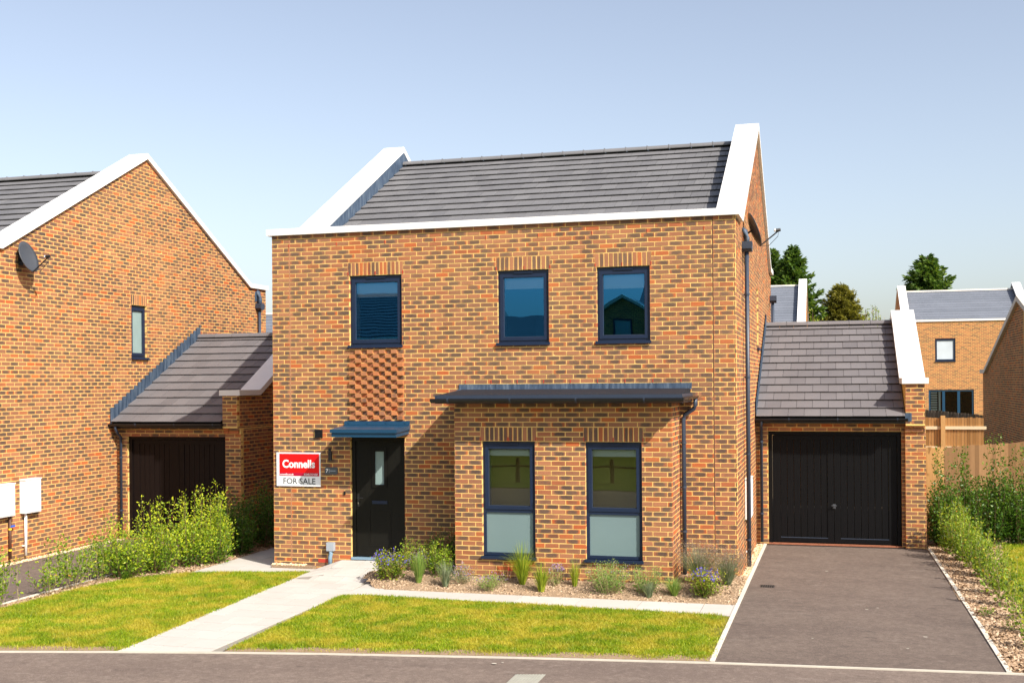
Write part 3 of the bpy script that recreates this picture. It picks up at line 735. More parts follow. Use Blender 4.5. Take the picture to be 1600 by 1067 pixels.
# planting beds
def bed(name, pts, zf, mat='soil', res=0.11):
    xs = [p[0] for p in pts]; ys = [p[1] for p in pts]; mb = MB(); idx = {}
    nx = int((max(xs)-min(xs))/res)+1; ny = int((max(ys)-min(ys))/res)+1
    for i in range(nx+1):
        for j in range(ny+1):
            x = min(xs)+i*res; y = min(ys)+j*res; idx[i, j] = len(mb.v); mb.v.append((x, y, zf(x, y)+random.uniform(-0.008, 0.010)))
    for i in range(nx):
        for j in range(ny):
            x = min(xs)+(i+0.5)*res; y = min(ys)+(j+0.5)*res
            if inside(pts, x, y): mb.f.append((idx[i, j], idx[i+1, j], idx[i+1, j+1], idx[i, j+1]))
    return tag(mb.build(name, mat, None, True), kind='structure')
BED = [(2.40, -0.03), (2.18, -1.10), (2.66, -1.76), (8.10, -1.78), (8.10, -1.0), (8.16, -0.8), (8.16, 0.0), (7.1, 0.0), (7.1, -0.95), (3.7, -0.95), (3.7, 0.0)]
def bed_z(x, y): return -0.115+0.15*min(1.0, max(0.0, (y+1.66)/0.65))
bed('planting_bed', BED, bed_z)
MUL_R = [(11.30, -4.78), (12.02, -4.72), (11.95, -2.0), (11.98, 1.3), (12.25, 3.0), (12.65, 5.6), (11.2, 5.3), (11.2, 4.6)]
bed('mulch_bed', MUL_R, lambda x, y: -0.10)
MUL_L = [(-2.30, -6.95), (-2.18, -6.95), (-2.10, -5.2), (-2.04, -3.9), (-1.96, -2.6), (-1.78, -1.85), (-1.43, -1.35), (-1.10, -0.98), (-1.13, 3.2), (-2.0, 3.2), (-2.02, 2.4), (-2.29, 2.4)]
bed('mulch_bed', MUL_L, lambda x, y: -0.105)
def scatter(name, poly, n, zf, mat, size, flat=0.35, kind='stuff', label=None, cat=None):
    xs = [p[0] for p in poly]; ys = [p[1] for p in poly]; P = []
    while len(P) < n:
        x = random.uniform(min(xs), max(xs)); y = random.uniform(min(ys), max(ys))
        if inside(poly, x, y): P.append((x, y, zf(x, y)))
    P = np.array(P); n = len(P)
    base = np.array([(-1, -.5, 0), (1, -.6, 0), (.8, .5, 0), (-.9, .6, 0), (0, 0, 1)])
    s = RNG.uniform(size*0.5, size*1.3, n); a = RNG.uniform(0, 6.28, n); tilt = RNG.normal(0, 0.4, (n, 2)); asp = RNG.uniform(0.35, 1.0, n)
    b = base[None]*np.stack([np.ones(n), asp, np.full(n, flat)], 1)[:, None]*s[:, None, None]
    b = b+RNG.normal(0, 0.12, b.shape)*s[:, None, None]*np.array((1, 1, 0.4))
    b[:, :, 2] += b[:, :, 0]*tilt[:, :1]+b[:, :, 1]*tilt[:, 1:]
    x = b[:, :, 0]*np.cos(a)[:, None]-b[:, :, 1]*np.sin(a)[:, None]; y = b[:, :, 0]*np.sin(a)[:, None]+b[:, :, 1]*np.cos(a)[:, None]
    V = np.stack([x, y, b[:, :, 2]], 2)+P[:, None]
    Fq = (np.arange(n)[:, None, None]*5+np.array([(0, 1, 4), (1, 2, 4), (2, 3, 4), (3, 0, 4)])[None]).reshape(-1, 3)
    o = fast_mesh(name, V.reshape(-1, 3), Fq, mat, None, np.repeat(RNG.random(n), 5), 'bk')
    tag(o, label, cat, kind=kind); return o
scatter('soil_clods', BED, 9000, lambda x, y: bed_z(x, y)-0.004, 'clod', 0.022, 0.7, label='dry crumbly soil of the front planting bed', cat='soil')
scatter('bark_mulch', MUL_R, 16000, lambda x, y: -0.10, 'mulch', 0.030, 0.35, label='bark mulch beside the right driveway edge', cat='mulch')
scatter('bark_mulch', MUL_L, 7500, lambda x, y: -0.105, 'mulch', 0.026, 0.35, label='bark mulch strip along the left lawn edge', cat='mulch')
sheet('gravel_strip', [(8.02, -0.9), (8.16, -0.9), (8.205, 4.62), (8.02, 4.62)], -0.115, 'soil')
scatter('gravel', [(8.02, -0.9), (8.155, -0.9), (8.20, 4.62), (8.02, 4.62)], 2600, lambda x, y: -0.112, 'gravel', 0.020, 0.8, label='golden gravel strip between house wall and driveway', cat='gravel')
sheet('gravel_strip', [(-4.95, -7.5), (-4.77, -7.5), (-4.77, 2.6), (-4.95, 2.6)], -0.115, 'soil')
scatter('gravel', [(-4.95, -3.5), (-4.78, -3.5), (-4.78, 2.6), (-4.95, 2.6)], 2600, lambda x, y: -0.112, 'gravel', 0.019, 0.8, label='pale gravel strip along the left house wall', cat='gravel')
scatter('gravel', [(0.0, -0.10), (0.62, -0.10), (0.62, 0.0), (0.0, 0.0)], 420, lambda x, y: -0.05, 'gravel', 0.020, 0.8, label='gravel at the foot of the wall below the sale board', cat='gravel')
sheet('gravel_strip', [(0.0, -0.11), (0.80, -0.11), (0.80, -0.0), (0.0, 0.0)], -0.055, 'soil', h=0.1)

# ================================================================== the house
W, D = 8.0134, 11.0
house = thing('brick_house', 'detached two-storey brick house with white gable copings, bay and number 7 door', 'house', (4.0, 5.5, -0.1))
F0 = Frame((0, 0, 0), (1, 0, 0)); FR = Frame((W, 0, 0), (0, 1, 0)); FB = Frame((0, -1.0, 0), (1, 0, 0))
DOOR = (1.4625, 2.4525, -0.15, 2.175)
W1, W2, W3 = (1.4625, 2.4250, 3.75, 4.95), (4.1225, 4.9975, 3.75, 4.95), (5.7975, 6.6650, 3.75, 4.95)
PANEL = (1.4625, 2.4525, 2.475, 3.675)
BX0, BX1 = 3.685, 7.125
BAYHIDE = (BX0+0.01, BX1-0.01, -0.15, 2.9)
op = [DOOR, W1, W2, W3]
mb = MB(); mortar_wall(mb, F0, 0, W, -0.15, 5.70, op)
wall = mb.build('wall', 'mortar', house)
sold = []
for w in (W1, W2, W3): sold += soldiers(F0, w[0]-0.03, w[1]+0.03, 4.95, 5.175)
SO = [(w[0]-0.03, w[1]+0.03, 4.95, 5.175) for w in (W1, W2, W3)]
CUT = (0.3375, 7.665)
rows0 = lay_bricks(F0, 0, W, -0.15, 5.70, op+SO+[PANEL, BAYHIDE], CUT, phase=0.0)
# projecting header panel
heads, infill = [], []
nc, nr = 9, 16; pw = (PANEL[1]-PANEL[0])/nc
for r in range(nr):
    for c in range(nc):
        z0 = PANEL[2]+r*0.075+0.005; u0 = PANEL[0]+c*pw+0.005
        if (r+c) % 2 == 0: heads.append((u0, u0+pw-0.01, z0, z0+0.065, -0.1, 0.048+random.uniform(-0.003, 0.003), random.random()))
        else: infill.append((u0, u0+pw-0.01, z0, z0+0.065, -0.1, 0.004, random.random()))
brick_objects(F0, heads, wall, 'brick_orange')
brick_objects(F0, sold, wall, 'brick')
# bay
bayw = MB(); BW1, BW2 = (4.1375, 4.9975, 0.375, 2.175), (5.7975, 6.6725, 0.375, 2.175)
mortar_wall(bayw, FB, BX0, BX1, -0.15, 2.86, [BW1, BW2])
FBR = Frame((BX1, -1.0, 0), (0, 1, 0)); FBL = Frame((BX0, 0, 0), (0, -1, 0))
mortar_wall(bayw, FBR, 0, 0.999, -0.15, 2.86); mortar_wall(bayw, FBL, 0, 0.999, -0.15, 2.86)
bay = bayw.build('bay_wall', 'mortar', house)
BSO = [(w[0]-0.03, w[1]+0.03, 2.175, 2.40) for w in (BW1, BW2)]
bs = []
for w in (BW1, BW2): bs += soldiers(FB, w[0]-0.03, w[1]+0.03, 2.175, 2.40)
rowsB = lay_bricks(FB, BX0-0.006, BX1+0.006, -0.15, 2.86, [BW1, BW2]+BSO, phase=BX0)
n_used = len(heads)+len(sold)+len(bs)
restB = place_bricks(FB, rowsB, house, bay, 300-n_used+len(bs), must=bs)
rowsBR = lay_bricks(FBR, 0.1, 1.0, -0.15, 2.86, phase=0.1125); rowsBL = lay_bricks(FBL, 0.0, 0.9, -0.15, 2.86, phase=0.0)
for _r in range(len(rowsBR)): pass
# right flank wall with gable
g_top = lambda y: 5.70 if (y < 0.9 or y > 10.1) else 8.20-abs(y-5.5)*0.54
SLIT = (5.30, 5.85, 3.75, 4.95)
fl = MB(); mortar_wall(fl, FR, 0, D, -0.15, 5.70, [SLIT])
fl.poly([FR.p(0.9, 0, 5.70), FR.p(10.1, 0, 5.70), FR.p(5.5, 0, 8.18)])
flank = fl.build('flank_wall', 'mortar', house)
rowsR = lay_bricks(FR, 0.1, D, -0.15, 8.2, [SLIT, (4.7, 11, -0.2, 2.2)], top=g_top, phase=0.1125)
ms = MB(); ms.fbox(F0, CUT[1]-0.006, CUT[1]+0.006, -0.02, 0.0045, -0.1, 5.70); ms.build('movement_joint', 'seal_dark', wall)
ms = MB(); ms.fbox(F0, CUT[0]-0.006, CUT[0]+0.006, -0.02, 0.0045, -0.1, 5.70); ms.build('movement_joint', 'seal_pale', wall)
joined_bricks([(F0, rows0), (F0, infill), (FB, restB), (FBR, rowsBR), (FBL, rowsBL), (FR, rowsR)], house)
ow = MB(); ow.quad((0, D, -0.15), (0, 0, -0.15), (0, 0, 5.7), (0, D, 5.7)); ow.poly([(0, 10.1, 5.7), (0, 0.9, 5.7), (0, 5.5, 8.18)])
ow.build('far_flank_wall', 'far_brick_y', house)
MB().quad((W, D, -0.15), (0, D, -0.15), (0, D, 5.7), (W, D, 5.7)).build('rear_wall', 'far_brick_x', house)
# weep vents (small red slots)
wv = MB()
for (x, z) in [(W1[0]-0.02, 4.955), ((W1[0]+W1[1])/2, 4.955), (W1[1]+0.02, 4.955), (W2[0]-0.02, 4.955), (W2[0]+0.46, 4.955), (W2[1]+0.02, 4.955), (W3[0]-0.02, 4.955), (W3[0]+0.42, 4.955), (W3[1]+0.02, 4.955)]:
    wv.fbox(F0, x-0.006, x+0.006, 0.0, 0.009, z, z+0.06)
for x in np.arange(3.55, 7.4, 0.45): wv.fbox(F0, x-0.006, x+0.006, 0.0, 0.009, 3.08, 3.14)
for w in (BW1, BW2):
    for x in (w[0]-0.02, (w[0]+w[1])/2, w[1]+0.02): wv.fbox(FB, x-0.006, x+0.006, 0.0, 0.009, 2.18, 2.24)
for x in np.arange(0.33, 7.6, 0.9): wv.fbox(F0, x-0.006, x+0.006, 0.0, 0.009, 5.48, 5.54)
wv.build('weep_vents', 'weep_red', house)
MB().fbox(F0, 0.845, 1.05, 0.0, 0.010, 0.002, 0.066).build('air_brick', 'weep_red', house); MB().fbox(FB, 4.55, 4.76, 0.0, 0.010, 0.15, 0.215).build('air_brick', 'weep_red', house)
# copings
c = MB()
for a, b in ((-0.08, 2.60), (2.603, 7.30), (7.303, W+0.067)):
    c.prism([(-0.062, 5.695), (-0.062, 5.800), (-0.055, 5.806), (0.342, 5.818), (0.342, 5.70)], 'x', a, b)
fc = c.build('front_coping', 'coping_white', house)
for x in (2.60, 7.30): MB().prism([(-0.064, 5.693), (-0.064, 5.802), (0.34, 5.8205), (0.34, 5.70)], 'x', x-0.03, x+0.004).build('coping_lap', 'coping_white', fc)
zr, _ = coping_gable(house, W-0.40, W+0.067, 0.345, D+0.06, 5.5, 5.815, 0.54, 0.535)
coping_gable(house, -0.07, 0.395, 0.345, D+0.06, 5.5, 5.815, 0.54, 0.535)
# roof
RS, RZ = 0.53, 7.86
rf = MB()
rf.quad((0.36, 0.6, RZ-0.02-(5.5-0.6)*RS), (W-0.36, 0.6, RZ-0.02-(5.5-0.6)*RS), (W-0.36, 5.5, RZ-0.02), (0.36, 5.5, RZ-0.02))
rf.quad((0.36, 5.5, RZ-0.02), (W-0.36, 5.5, RZ-0.02), (W-0.36, 10.6, RZ-0.02-5.1*RS), (0.36, 10.6, RZ-0.02-5.1*RS))
roof = rf.build('roof', 'felt', house)
rest = tile_slope(roof, 0.40, W-0.40, 5.5, RZ, RS, 15, 'roof_tile', singles=300)
if rest: tag(rest.build('tiles', 'roof_tile', house), kind='stuff')
ridge_caps(roof, 0.40, W-0.40, 5.5, RZ+0.035, 'roof_tile')
# parapet upstands with lead
def upstand(parent, x0, x1, yr, roofz, slope, copz, cslope, ys, ye, mat='lead', name='flashing', n=8):
    for k in range(n):
        a = ys+(yr-ys)*k/n; b = ys+(yr-ys)*(k+1)/n-0.004
        j = 0.004*(k % 2)
        MB().prism([(a, roofz-(yr-a)*slope-0.06), (b, roofz-(yr-b)*slope-0.06), (b, copz-(yr-b)*cslope), (a, copz-(yr-a)*cslope)], 'x', x0-j, x1+j).build(name, mat, parent)
    MB().prism([(yr, roofz-0.06), (ye, roofz-(ye-yr)*slope-0.06), (ye, copz-(ye-yr)*cslope), (yr, copz)], 'x', x0, x1).build(name, mat, parent)
upstand(roof, 0.02, 0.392, 5.5, RZ, RS, zr-0.13, 0.54, 0.92, 10.1)
upstand(roof, W-0.392, W-0.02, 5.5, RZ, RS, zr-0.13, 0.54, 0.92, 10.1)
# windows and door
window(house, F0, *W1, blind=0.26, curtain=True, pane_mat='glass_sky_tint'); window(house, F0, *W2, blind=0.20, curtain=True, pane_mat='glass_sky_tint'); window(house, F0, *W3, blind=0.24, pane_mat='glass_sky_tint')
window(house, FB, *BW1, transom=1.085, blind=0.13, curtain=True); window(house, FB, *BW2, transom=1.085, blind=0.13)
window(house, FR, *SLIT, vent=False)
# dark rooms behind the glass
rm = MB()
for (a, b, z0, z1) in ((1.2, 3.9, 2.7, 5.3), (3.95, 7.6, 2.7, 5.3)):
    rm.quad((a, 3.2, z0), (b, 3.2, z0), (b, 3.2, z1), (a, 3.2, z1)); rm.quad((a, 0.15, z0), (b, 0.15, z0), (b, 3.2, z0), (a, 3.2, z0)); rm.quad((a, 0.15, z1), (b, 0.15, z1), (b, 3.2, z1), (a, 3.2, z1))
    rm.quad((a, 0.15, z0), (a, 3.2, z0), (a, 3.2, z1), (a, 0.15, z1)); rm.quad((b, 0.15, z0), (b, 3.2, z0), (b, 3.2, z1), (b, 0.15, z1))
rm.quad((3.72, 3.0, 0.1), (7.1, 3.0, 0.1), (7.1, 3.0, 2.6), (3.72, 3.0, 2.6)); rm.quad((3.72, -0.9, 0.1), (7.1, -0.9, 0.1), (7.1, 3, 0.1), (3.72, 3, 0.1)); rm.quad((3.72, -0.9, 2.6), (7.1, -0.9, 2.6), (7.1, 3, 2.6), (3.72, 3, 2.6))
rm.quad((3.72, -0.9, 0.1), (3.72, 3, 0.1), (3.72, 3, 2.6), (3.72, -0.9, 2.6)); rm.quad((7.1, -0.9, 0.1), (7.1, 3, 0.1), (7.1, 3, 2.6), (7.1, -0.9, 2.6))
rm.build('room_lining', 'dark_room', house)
a, b = DOOR[0], DOOR[1]
door = MB().fbox(F0, a+0.005, a+0.07, -0.11, -0.045, 0.11, 2.172).fbox(F0, b-0.07, b-0.005, -0.11, -0.045, 0.11, 2.172).fbox(F0, a+0.07, b-0.07, -0.11, -0.046, 2.105, 2.1715).build('front_door', 'door_black', house)
gx0, gx1, gz0, gz1 = 1.885, 2.055, 1.36, 1.93
leafm = MB(); L0, L1 = a+0.075, b-0.075
for bxs in ((L0, gx0, 0.125, 2.10), (gx1, L1, 0.125, 2.10), (gx0, gx1, 0.125, gz0), (gx0, gx1, gz1, 2.10)): leafm.fbox(F0, bxs[0], bxs[1], -0.105, -0.065, bxs[2], bxs[3])
leafm.build('door_leaf', 'door_black', door)
MB().ring(F0, gx0-0.05, gx1+0.05, gz0-0.05, gz1+0.05, 0.05, -0.075, -0.048).build('glazing_trim', 'door_black', door)
MB().fbox(F0, gx0, gx1, -0.09, -0.08, gz0, gz1).build('pane', 'obscure_glass', door)
MB().ring(F0, 1.77, 2.17, 0.30, 0.93, 0.018, -0.066, -0.059).build('panel_moulding', 'door_black', door)
MB().fbox(F0, 1.83, 2.11, -0.066, -0.052, 1.03, 1.085).build('letter_plate', 'window_frame', door)
MB().fbox(F0, L0+0.02, L0+0.055, -0.066, -0.055, 0.98, 1.2).tube([F0.p(L0+0.037, -0.055, 1.13), F0.p(L0+0.037, -0.015, 1.13), F0.p(L0+0.14, -0.015, 1.13)], 0.010, 8).build('handle', 'black_metal', door)
MB().fbox(F0, L0+0.03, L0+0.046, -0.055, -0.048, 1.02, 1.055).build('lock', 'chrome', door)
MB().fbox(F0, a, b, -0.11, 0.015, 0.075, 0.112).build('threshold', 'threshold_blue', door)
# canopy over the door
cp = MB(); cx0, cx1 = 1.36, 2.555
cp.prism([(-0.001, 2.235), (-0.60, 2.205), (-0.60, 2.275), (-0.001, 2.305)], 'x', cx0+0.02, cx1-0.02)
can = cp.build('door_canopy', 'canopy_blue', house)
MB().prism([(-0.001, 2.307), (-0.625, 2.277), (-0.625, 2.335), (-0.001, 2.380)], 'x', cx0, cx1).build('canopy_top', 'canopy_blue', can)
MB().prism([(-0.010, 2.382), (-0.030, 2.382), (-0.024, 2.455), (-0.010, 2.455)], 'x', cx0, cx1).build('wall_plate', 'canopy_blue', can)
bl = MB()
for x in np.linspace(cx0+0.08, cx1-0.08, 4): bl.fbox(F0, x-0.012, x+0.012, 0.027, 0.034, 2.41, 2.432)
bl.build('bolts', 'canopy_blue', can)
MB().ring(F0, 0.805, 0.945, 2.165, 2.305, 0.014, 0.008, 0.03).fbox(F0, 0.819, 0.931, 0.008, 0.016, 2.18, 2.29).fbox(F0, 0.819, 0.931, 0.016, 0.024, 2.20, 2.205).fbox(F0, 0.819, 0.931, 0.016, 0.024, 2.235, 2.24).fbox(F0, 0.819, 0.931, 0.016, 0.024, 2.27, 2.275).build('wall_vent', 'black_plastic', house)
# bay roof with gutters
br = MB(); br.prism([(-0.012, 2.84), (-1.30, 2.84), (-1.30, 2.905), (-0.012, 2.985)], 'x', 3.50, 7.30)
brf = br.build('bay_roof', 'bay_roofing', house)
MB().box(3.495, 7.305, -1.325, -1.302, 2.772, 2.903).box(3.47, 3.4945, -1.32, -0.02, 2.772, 2.905).box(7.3055, 7.33, -1.32, -0.02, 2.772, 2.905).build('fascia', 'pipe_grey', brf)
MB().box(3.50, 7.30, -1.30, -1.008, 2.775, 2.838).box(3.50, 3.676, -1.008, -0.01, 2.775, 2.838).box(7.134, 7.30, -1.008, -0.01, 2.775, 2.838).build('soffit', 'black_plastic', brf)
xs = np.arange(3.44, 7.3, 0.64)
for i, x in enumerate(xs):
    e = min(x+0.636, 7.32); j = 0.002*(i % 2)
    MB().prism([(-0.008-j, 2.975), (-0.16, 2.965), (-0.16, 2.972), (-0.022-j, 2.985), (-0.022-j, 3.07), (-0.008-j, 3.07)], 'x', x, e).build('flashing', 'lead', brf)
gutter(house, 3.44, 7.36, -1.325, 2.850, 0.068, brackets=(3.72, 4.72, 5.75, 6.78))
gs = MB(); n = 8; yy = 7.345
out = [(7.335+0.05+0.05*math.cos(math.pi+math.pi*k/n), 2.862+0.05*math.sin(math.pi+math.pi*k/n)) for k in range(n+1)]; inn = [(7.385+0.044*math.cos(math.pi+math.pi*k/n), 2.862+0.044*math.sin(math.pi+math.pi*k/n)) for k in range(n, -1, -1)]
gs.prism(out+inn, 'y', -1.30, -0.04); gs.build('gutter', 'black_plastic', house)
downpipe(house, [(7.385, -0.10, 2.83), (7.385, -0.10, 2.72), (7.36, -0.10, 2.66), (7.21, -0.085, 2.56), (7.195, -0.085, 2.50), (7.195, -0.085, 0.0)], clips=[(7.195, -0.085, z) for z in (2.12, 0.72, 1.42)], n=Vector((-1, 0, 0)))
# flank downpipe with hopper, rear hopper
def hopper(parent, x, y, z, s):
    h = MB(); h.prism([(y-0.11, z+0.17), (y+0.11, z+0.17), (y+0.11, z+0.05), (y+0.05, z), (y-0.05, z), (y-0.11, z+0.05)], 'x', x, x+s*0.16); return h.build('hopper', 'pipe_grey', parent)
hp = hopper(house, W+0.008, 1.50, 5.27, 1)
MB().tube([(W+0.0, 1.50, 5.66), (W+0.05, 1.50, 5.62), (W+0.08, 1.50, 5.50), (W+0.08, 1.50, 5.43)], 0.045, 10).build('outlet', 'lead', house, True)
downpipe(house, [(W+0.075, 1.50, 5.28), (W+0.075, 1.50, -0.05)], 0.036, clips=[(W+0.075, 1.50, z) for z in (4.55, 3.15, 1.85, 0.4)], n=Vector((-1, 0, 0)))
hopper(house, W+0.008, 10.45, 4.98, 1); downpipe(house, [(W+0.075, 10.45, 5.0), (W+0.075, 10.45, 2.0)], 0.036, n=Vector((-1, 0, 0)))

# ================================================================== garages
def garage(name, label, xw, yf, x_door0, x_door1, z_head, px0, px1, zf, yr, eave_y, ez, slope, rows, mat_door, side_bricks, dz=0.0, flash=False, lock_z=0.65):
    g = thing(name, label, 'garage', ((xw+px1)/2, yf+2, -0.1))
    F = Frame((0, yf, dz), (1, 0, 0))
    dr = (x_door0, x_door1, -0.15-dz, z_head-dz)
    m = MB(); mortar_wall(m, F, xw, px0, -0.15-dz, 2.46-dz, [dr], 0.12)
    w = m.build('wall', 'mortar', g)
    rws = lay_bricks(F, xw, px0, -0.15, 2.4, [dr], phase=xw)
    rest = place_bricks(F, rws, g, w, 120)
    # pier with corbelled head
    pl, pu = yf-0.09, yf-0.20
    Fp = Frame((0, pl, dz), (1, 0, 0)); Fu = Frame((0, pu, dz), (1, 0, 0))
    yb = 2*yr-eave_y
    th = math.sqrt(1+slope*slope)
    top = lambda y: zf-0.11+max(0, min((y-(eave_y+0.9))*slope, (yb-0.9-y)*slope))
    pm = MB(); pm.box(px0, px1, pl, yb, -0.15, 2.19); pm.prism([(pu, 2.22), (pu, zf-0.11), (eave_y+0.9, zf-0.11), (yr, zf-0.13+(yr-eave_y-0.9)*slope), (yb, zf-0.11), (yb, 2.22)], 'x', px0+0.004, px1-0.02)
    pm.box(px0+0.002, px1-0.01, (pl+pu)/2, yb, 2.19, 2.22)
    pier = pm.build('pier', 'mortar', g)
    r1 = lay_bricks(Fp, px0, px1, -0.15, 2.10, phase=px0+0.1); r2 = lay_bricks(Fu, px0+0.004, px1-0.02, 2.25, zf-0.11-dz, phase=px0+0.1)
    Fm = Frame((0, pl-0.04, dz), (1, 0, 0)); Fm2 = Frame((0, pl-0.08, dz), (1, 0, 0))
    r3 = lay_bricks(Fm, px0, px1-0.007, 2.10, 2.175, phase=px0+0.1); r4 = lay_bricks(Fm2, px0, px1-0.014, 2.175, 2.25, phase=px0+0.02)
    brick_objects(Fp, r1, pier, 'brick'); brick_objects(Fu, r2, pier, 'brick'); brick_objects(Fm, r3, pier, 'brick'); brick_objects(Fm2, r4, pier, 'brick')
    parts = [(F, rest)]
    if side_bricks:
        Fs = Frame((px1, 0, dz), (0, 1, 0)); parts.append((Fs, lay_bricks(Fs, pl+0.1, yb-0.02, -0.15, 2.2, phase=pl)))
        Fs2 = Frame((px1-0.0195, 0, dz), (0, 1, 0)); parts.append((Fs2, lay_bricks(Fs2, pu+0.1, yb-0.02, 2.2, 5.0, top=lambda y: top(y), phase=pu)))
    joined_bricks(parts, g)
    ow = MB(); ow.quad((px0, yb, -0.15), (xw, yb, -0.15), (xw, yb, 2.5), (px0, yb, 2.5)); ow.build('rear_wall', 'far_brick_x', g)
    zr_, _ = coping_gable(g, px0-0.06, px1+0.05, eave_y+0.02, yb+0.02, yr, zf, slope, 0.86, name='gable_coping')
    # roof
    ang = math.atan(slope); L = (yr-eave_y)/math.cos(ang); extra = rows*GAUGE-L
    yv, zv = yr+extra*math.cos(ang), ez+(yr-eave_y)*slope+extra*math.sin(ang)
    ridge_z = ez+(yr-eave_y)*slope
    rf = MB(); rf.quad((xw+0.01, eave_y+0.05, ez-0.03), (px0, eave_y+0.05, ez-0.03), (px0, yr, ridge_z-0.03), (xw+0.01, yr, ridge_z-0.03)); rf.quad((xw+0.01, yr, ridge_z-0.03), (px0, yr, ridge_z-0.03), (px0, yb, ez-0.03), (xw+0.01, yb, ez-0.03))
    roof_ = rf.build('roof', 'felt', g)
    tile_slope(roof_, xw+0.03, px0-0.01, yv, zv, slope, rows, 'garage_tile')
    ridge_caps(roof_, xw+0.03, px0-0.01, yr, ridge_z+0.035, 'garage_tile')
    MB().prism([(eave_y+0.02, ez-0.09), (eave_y+0.04, ez-0.09), (eave_y+0.04, ez-0.005), (eave_y+0.02, ez-0.005)], 'x', xw+0.01, px0-0.005).build('fascia', 'black_plastic', g)
    MB().box(xw+0.01, px0-0.005, eave_y+0.04, yf+0.0, ez-0.10, ez-0.09).build('soffit', 'black_plastic', g)
    gutter(g, xw+0.02, px0+0.03, eave_y+0.015, ez-0.002, 0.056, brackets=(xw+0.65, xw+1.55, px0-0.15))
    # door
    d0, d1, zb = x_door0, x_door1, -0.075
    Fd = Frame((0, yf, 0), (1, 0, 0))
    gd = MB().fbox(Fd, d0+0.004, d0+0.075, -0.13, -0.05, zb, z_head-0.003).fbox(Fd, d1-0.075, d1-0.004, -0.13, -0.05, zb, z_head-0.003).fbox(Fd, d0+0.075, d1-0.075, -0.13, -0.051, z_head-0.075, z_head-0.0035).build('garage_door', mat_door, g)
    a, b = d0+0.08, d1-0.08; m = (a+b)/2
    for (p, q) in ((a, m-0.004), (m+0.004, b)):
        st = 0.15; MB().fbox(Fd, p, p+st, -0.125, -0.083, zb+0.01, z_head-0.08).fbox(Fd, q-0.115 if q < b else q-st, q, -0.125, -0.083, zb+0.01, z_head-0.08).build('stile', mat_door, gd) if p == a else MB().fbox(Fd, p, p+0.115, -0.125, -0.083, zb+0.01, z_head-0.08).fbox(Fd, q-st, q, -0.125, -0.083, zb+0.01, z_head-0.08).build('stile', mat_door, gd)
        i0 = p+(st if p == a else 0.115); i1 = q-(0.115 if p == a else st)
        MB().fbox(Fd, i0, i1, -0.125, -0.084, zb+0.0105, zb+0.10).build('rail', mat_door, gd); MB().fbox(Fd, i0, i1, -0.125, -0.084, z_head-0.17, z_head-0.0805).build('rail', mat_door, gd)
        n = 7; w_ = (i1-i0)/n
        for k in range(n): 
            bk = MB().fbox(Fd, i0+k*w_+0.004, i0+(k+1)*w_-0.004, -0.12, -0.096-0.002*(k % 2), zb+0.10, z_head-0.17); bk.build('board', mat_door, gd)
        MB().fbox(Fd, i0, i1, -0.096, -0.080, zb+0.098, zb+0.112).build('drip_moulding', 'pipe_grey', gd)
    h = MB().fbox(Fd, m-0.028, m+0.028, -0.083, -0.072, lock_z-0.045, lock_z+0.045).tube([Fd.p(m, -0.072, lock_z+0.015), Fd.p(m, -0.03, lock_z+0.015)], 0.011, 8).tube([Fd.p(m-0.05, -0.03, lock_z+0.015), Fd.p(m+0.05, -0.03, lock_z+0.015)], 0.010, 8); h.build('handle', 'dish_grey', gd)
    MB().fbox(Fd, d0+0.002, d1-0.002, -0.12, 0.012, -0.16, -0.078).build('sill', 'brick_sill', g)
    return g, roof_, ridge_z, F
gR, gRroof, gz, FgR = garage('garage', 'brick garage with black double doors at the end of the driveway', W, 4.65, 8.25, 10.724, 2.10, 10.79, 11.155, 3.118, 8.3, 4.38, 2.36, 0.49, 13, 'garage_black', True)
downpipe(gR, [(8.14, 4.36, 2.33), (8.14, 4.36, 2.26), (8.13, 4.45, 2.18), (8.125, 4.585, 2.10), (8.125, 4.585, -0.06)], 0.030, clips=[(8.125, 4.585, 0.5), (8.125, 4.585, 1.9)])
MB().box(8.20, 11.15, 4.52, 4.62, -0.106, -0.099).build('drain_channel', 'drain_black', gR)
# lead against the house wall and at the eaves corner
Fh = Frame((W+0.006, 0, 0), (0, 1, 0))
stepped_flashing(gRroof, Fh, lambda y: 2.40+(y-4.4)*0.49, 4.45, 8.3, 0.49)
MB().box(10.785, 10.90, 4.440, 4.4425, 2.30, 2.46).build('flashing', 'lead', gR)
XL, LDZ = -4.95, -0.13
gL, gLroof, gzl, FgL = garage('garage', 'brick garage with dark brown double doors behind the left shrubs', XL, 2.60, -4.70, -2.379, 2.045, -2.37, -2.02, 2.985, 5.85, 2.36, 2.31, 0.533, 12, 'garage_brown', True)
downpipe(gL, [(-4.80, 2.33, 2.28), (-4.80, 2.33, 2.20), (-4.81, 2.42, 2.10), (-4.815, 2.535, 2.02), (-4.815, 2.535, -0.06)], 0.030, clips=[(-4.815, 2.535, 0.5), (-4.815, 2.535, 1.6)])
stepped_flashing(gLroof, Frame((XL+0.006, 0, LDZ), (0, 1, 0)), lambda y: 2.36+0.13+(y-2.4)*0.533, 2.36, 5.9, 0.533)

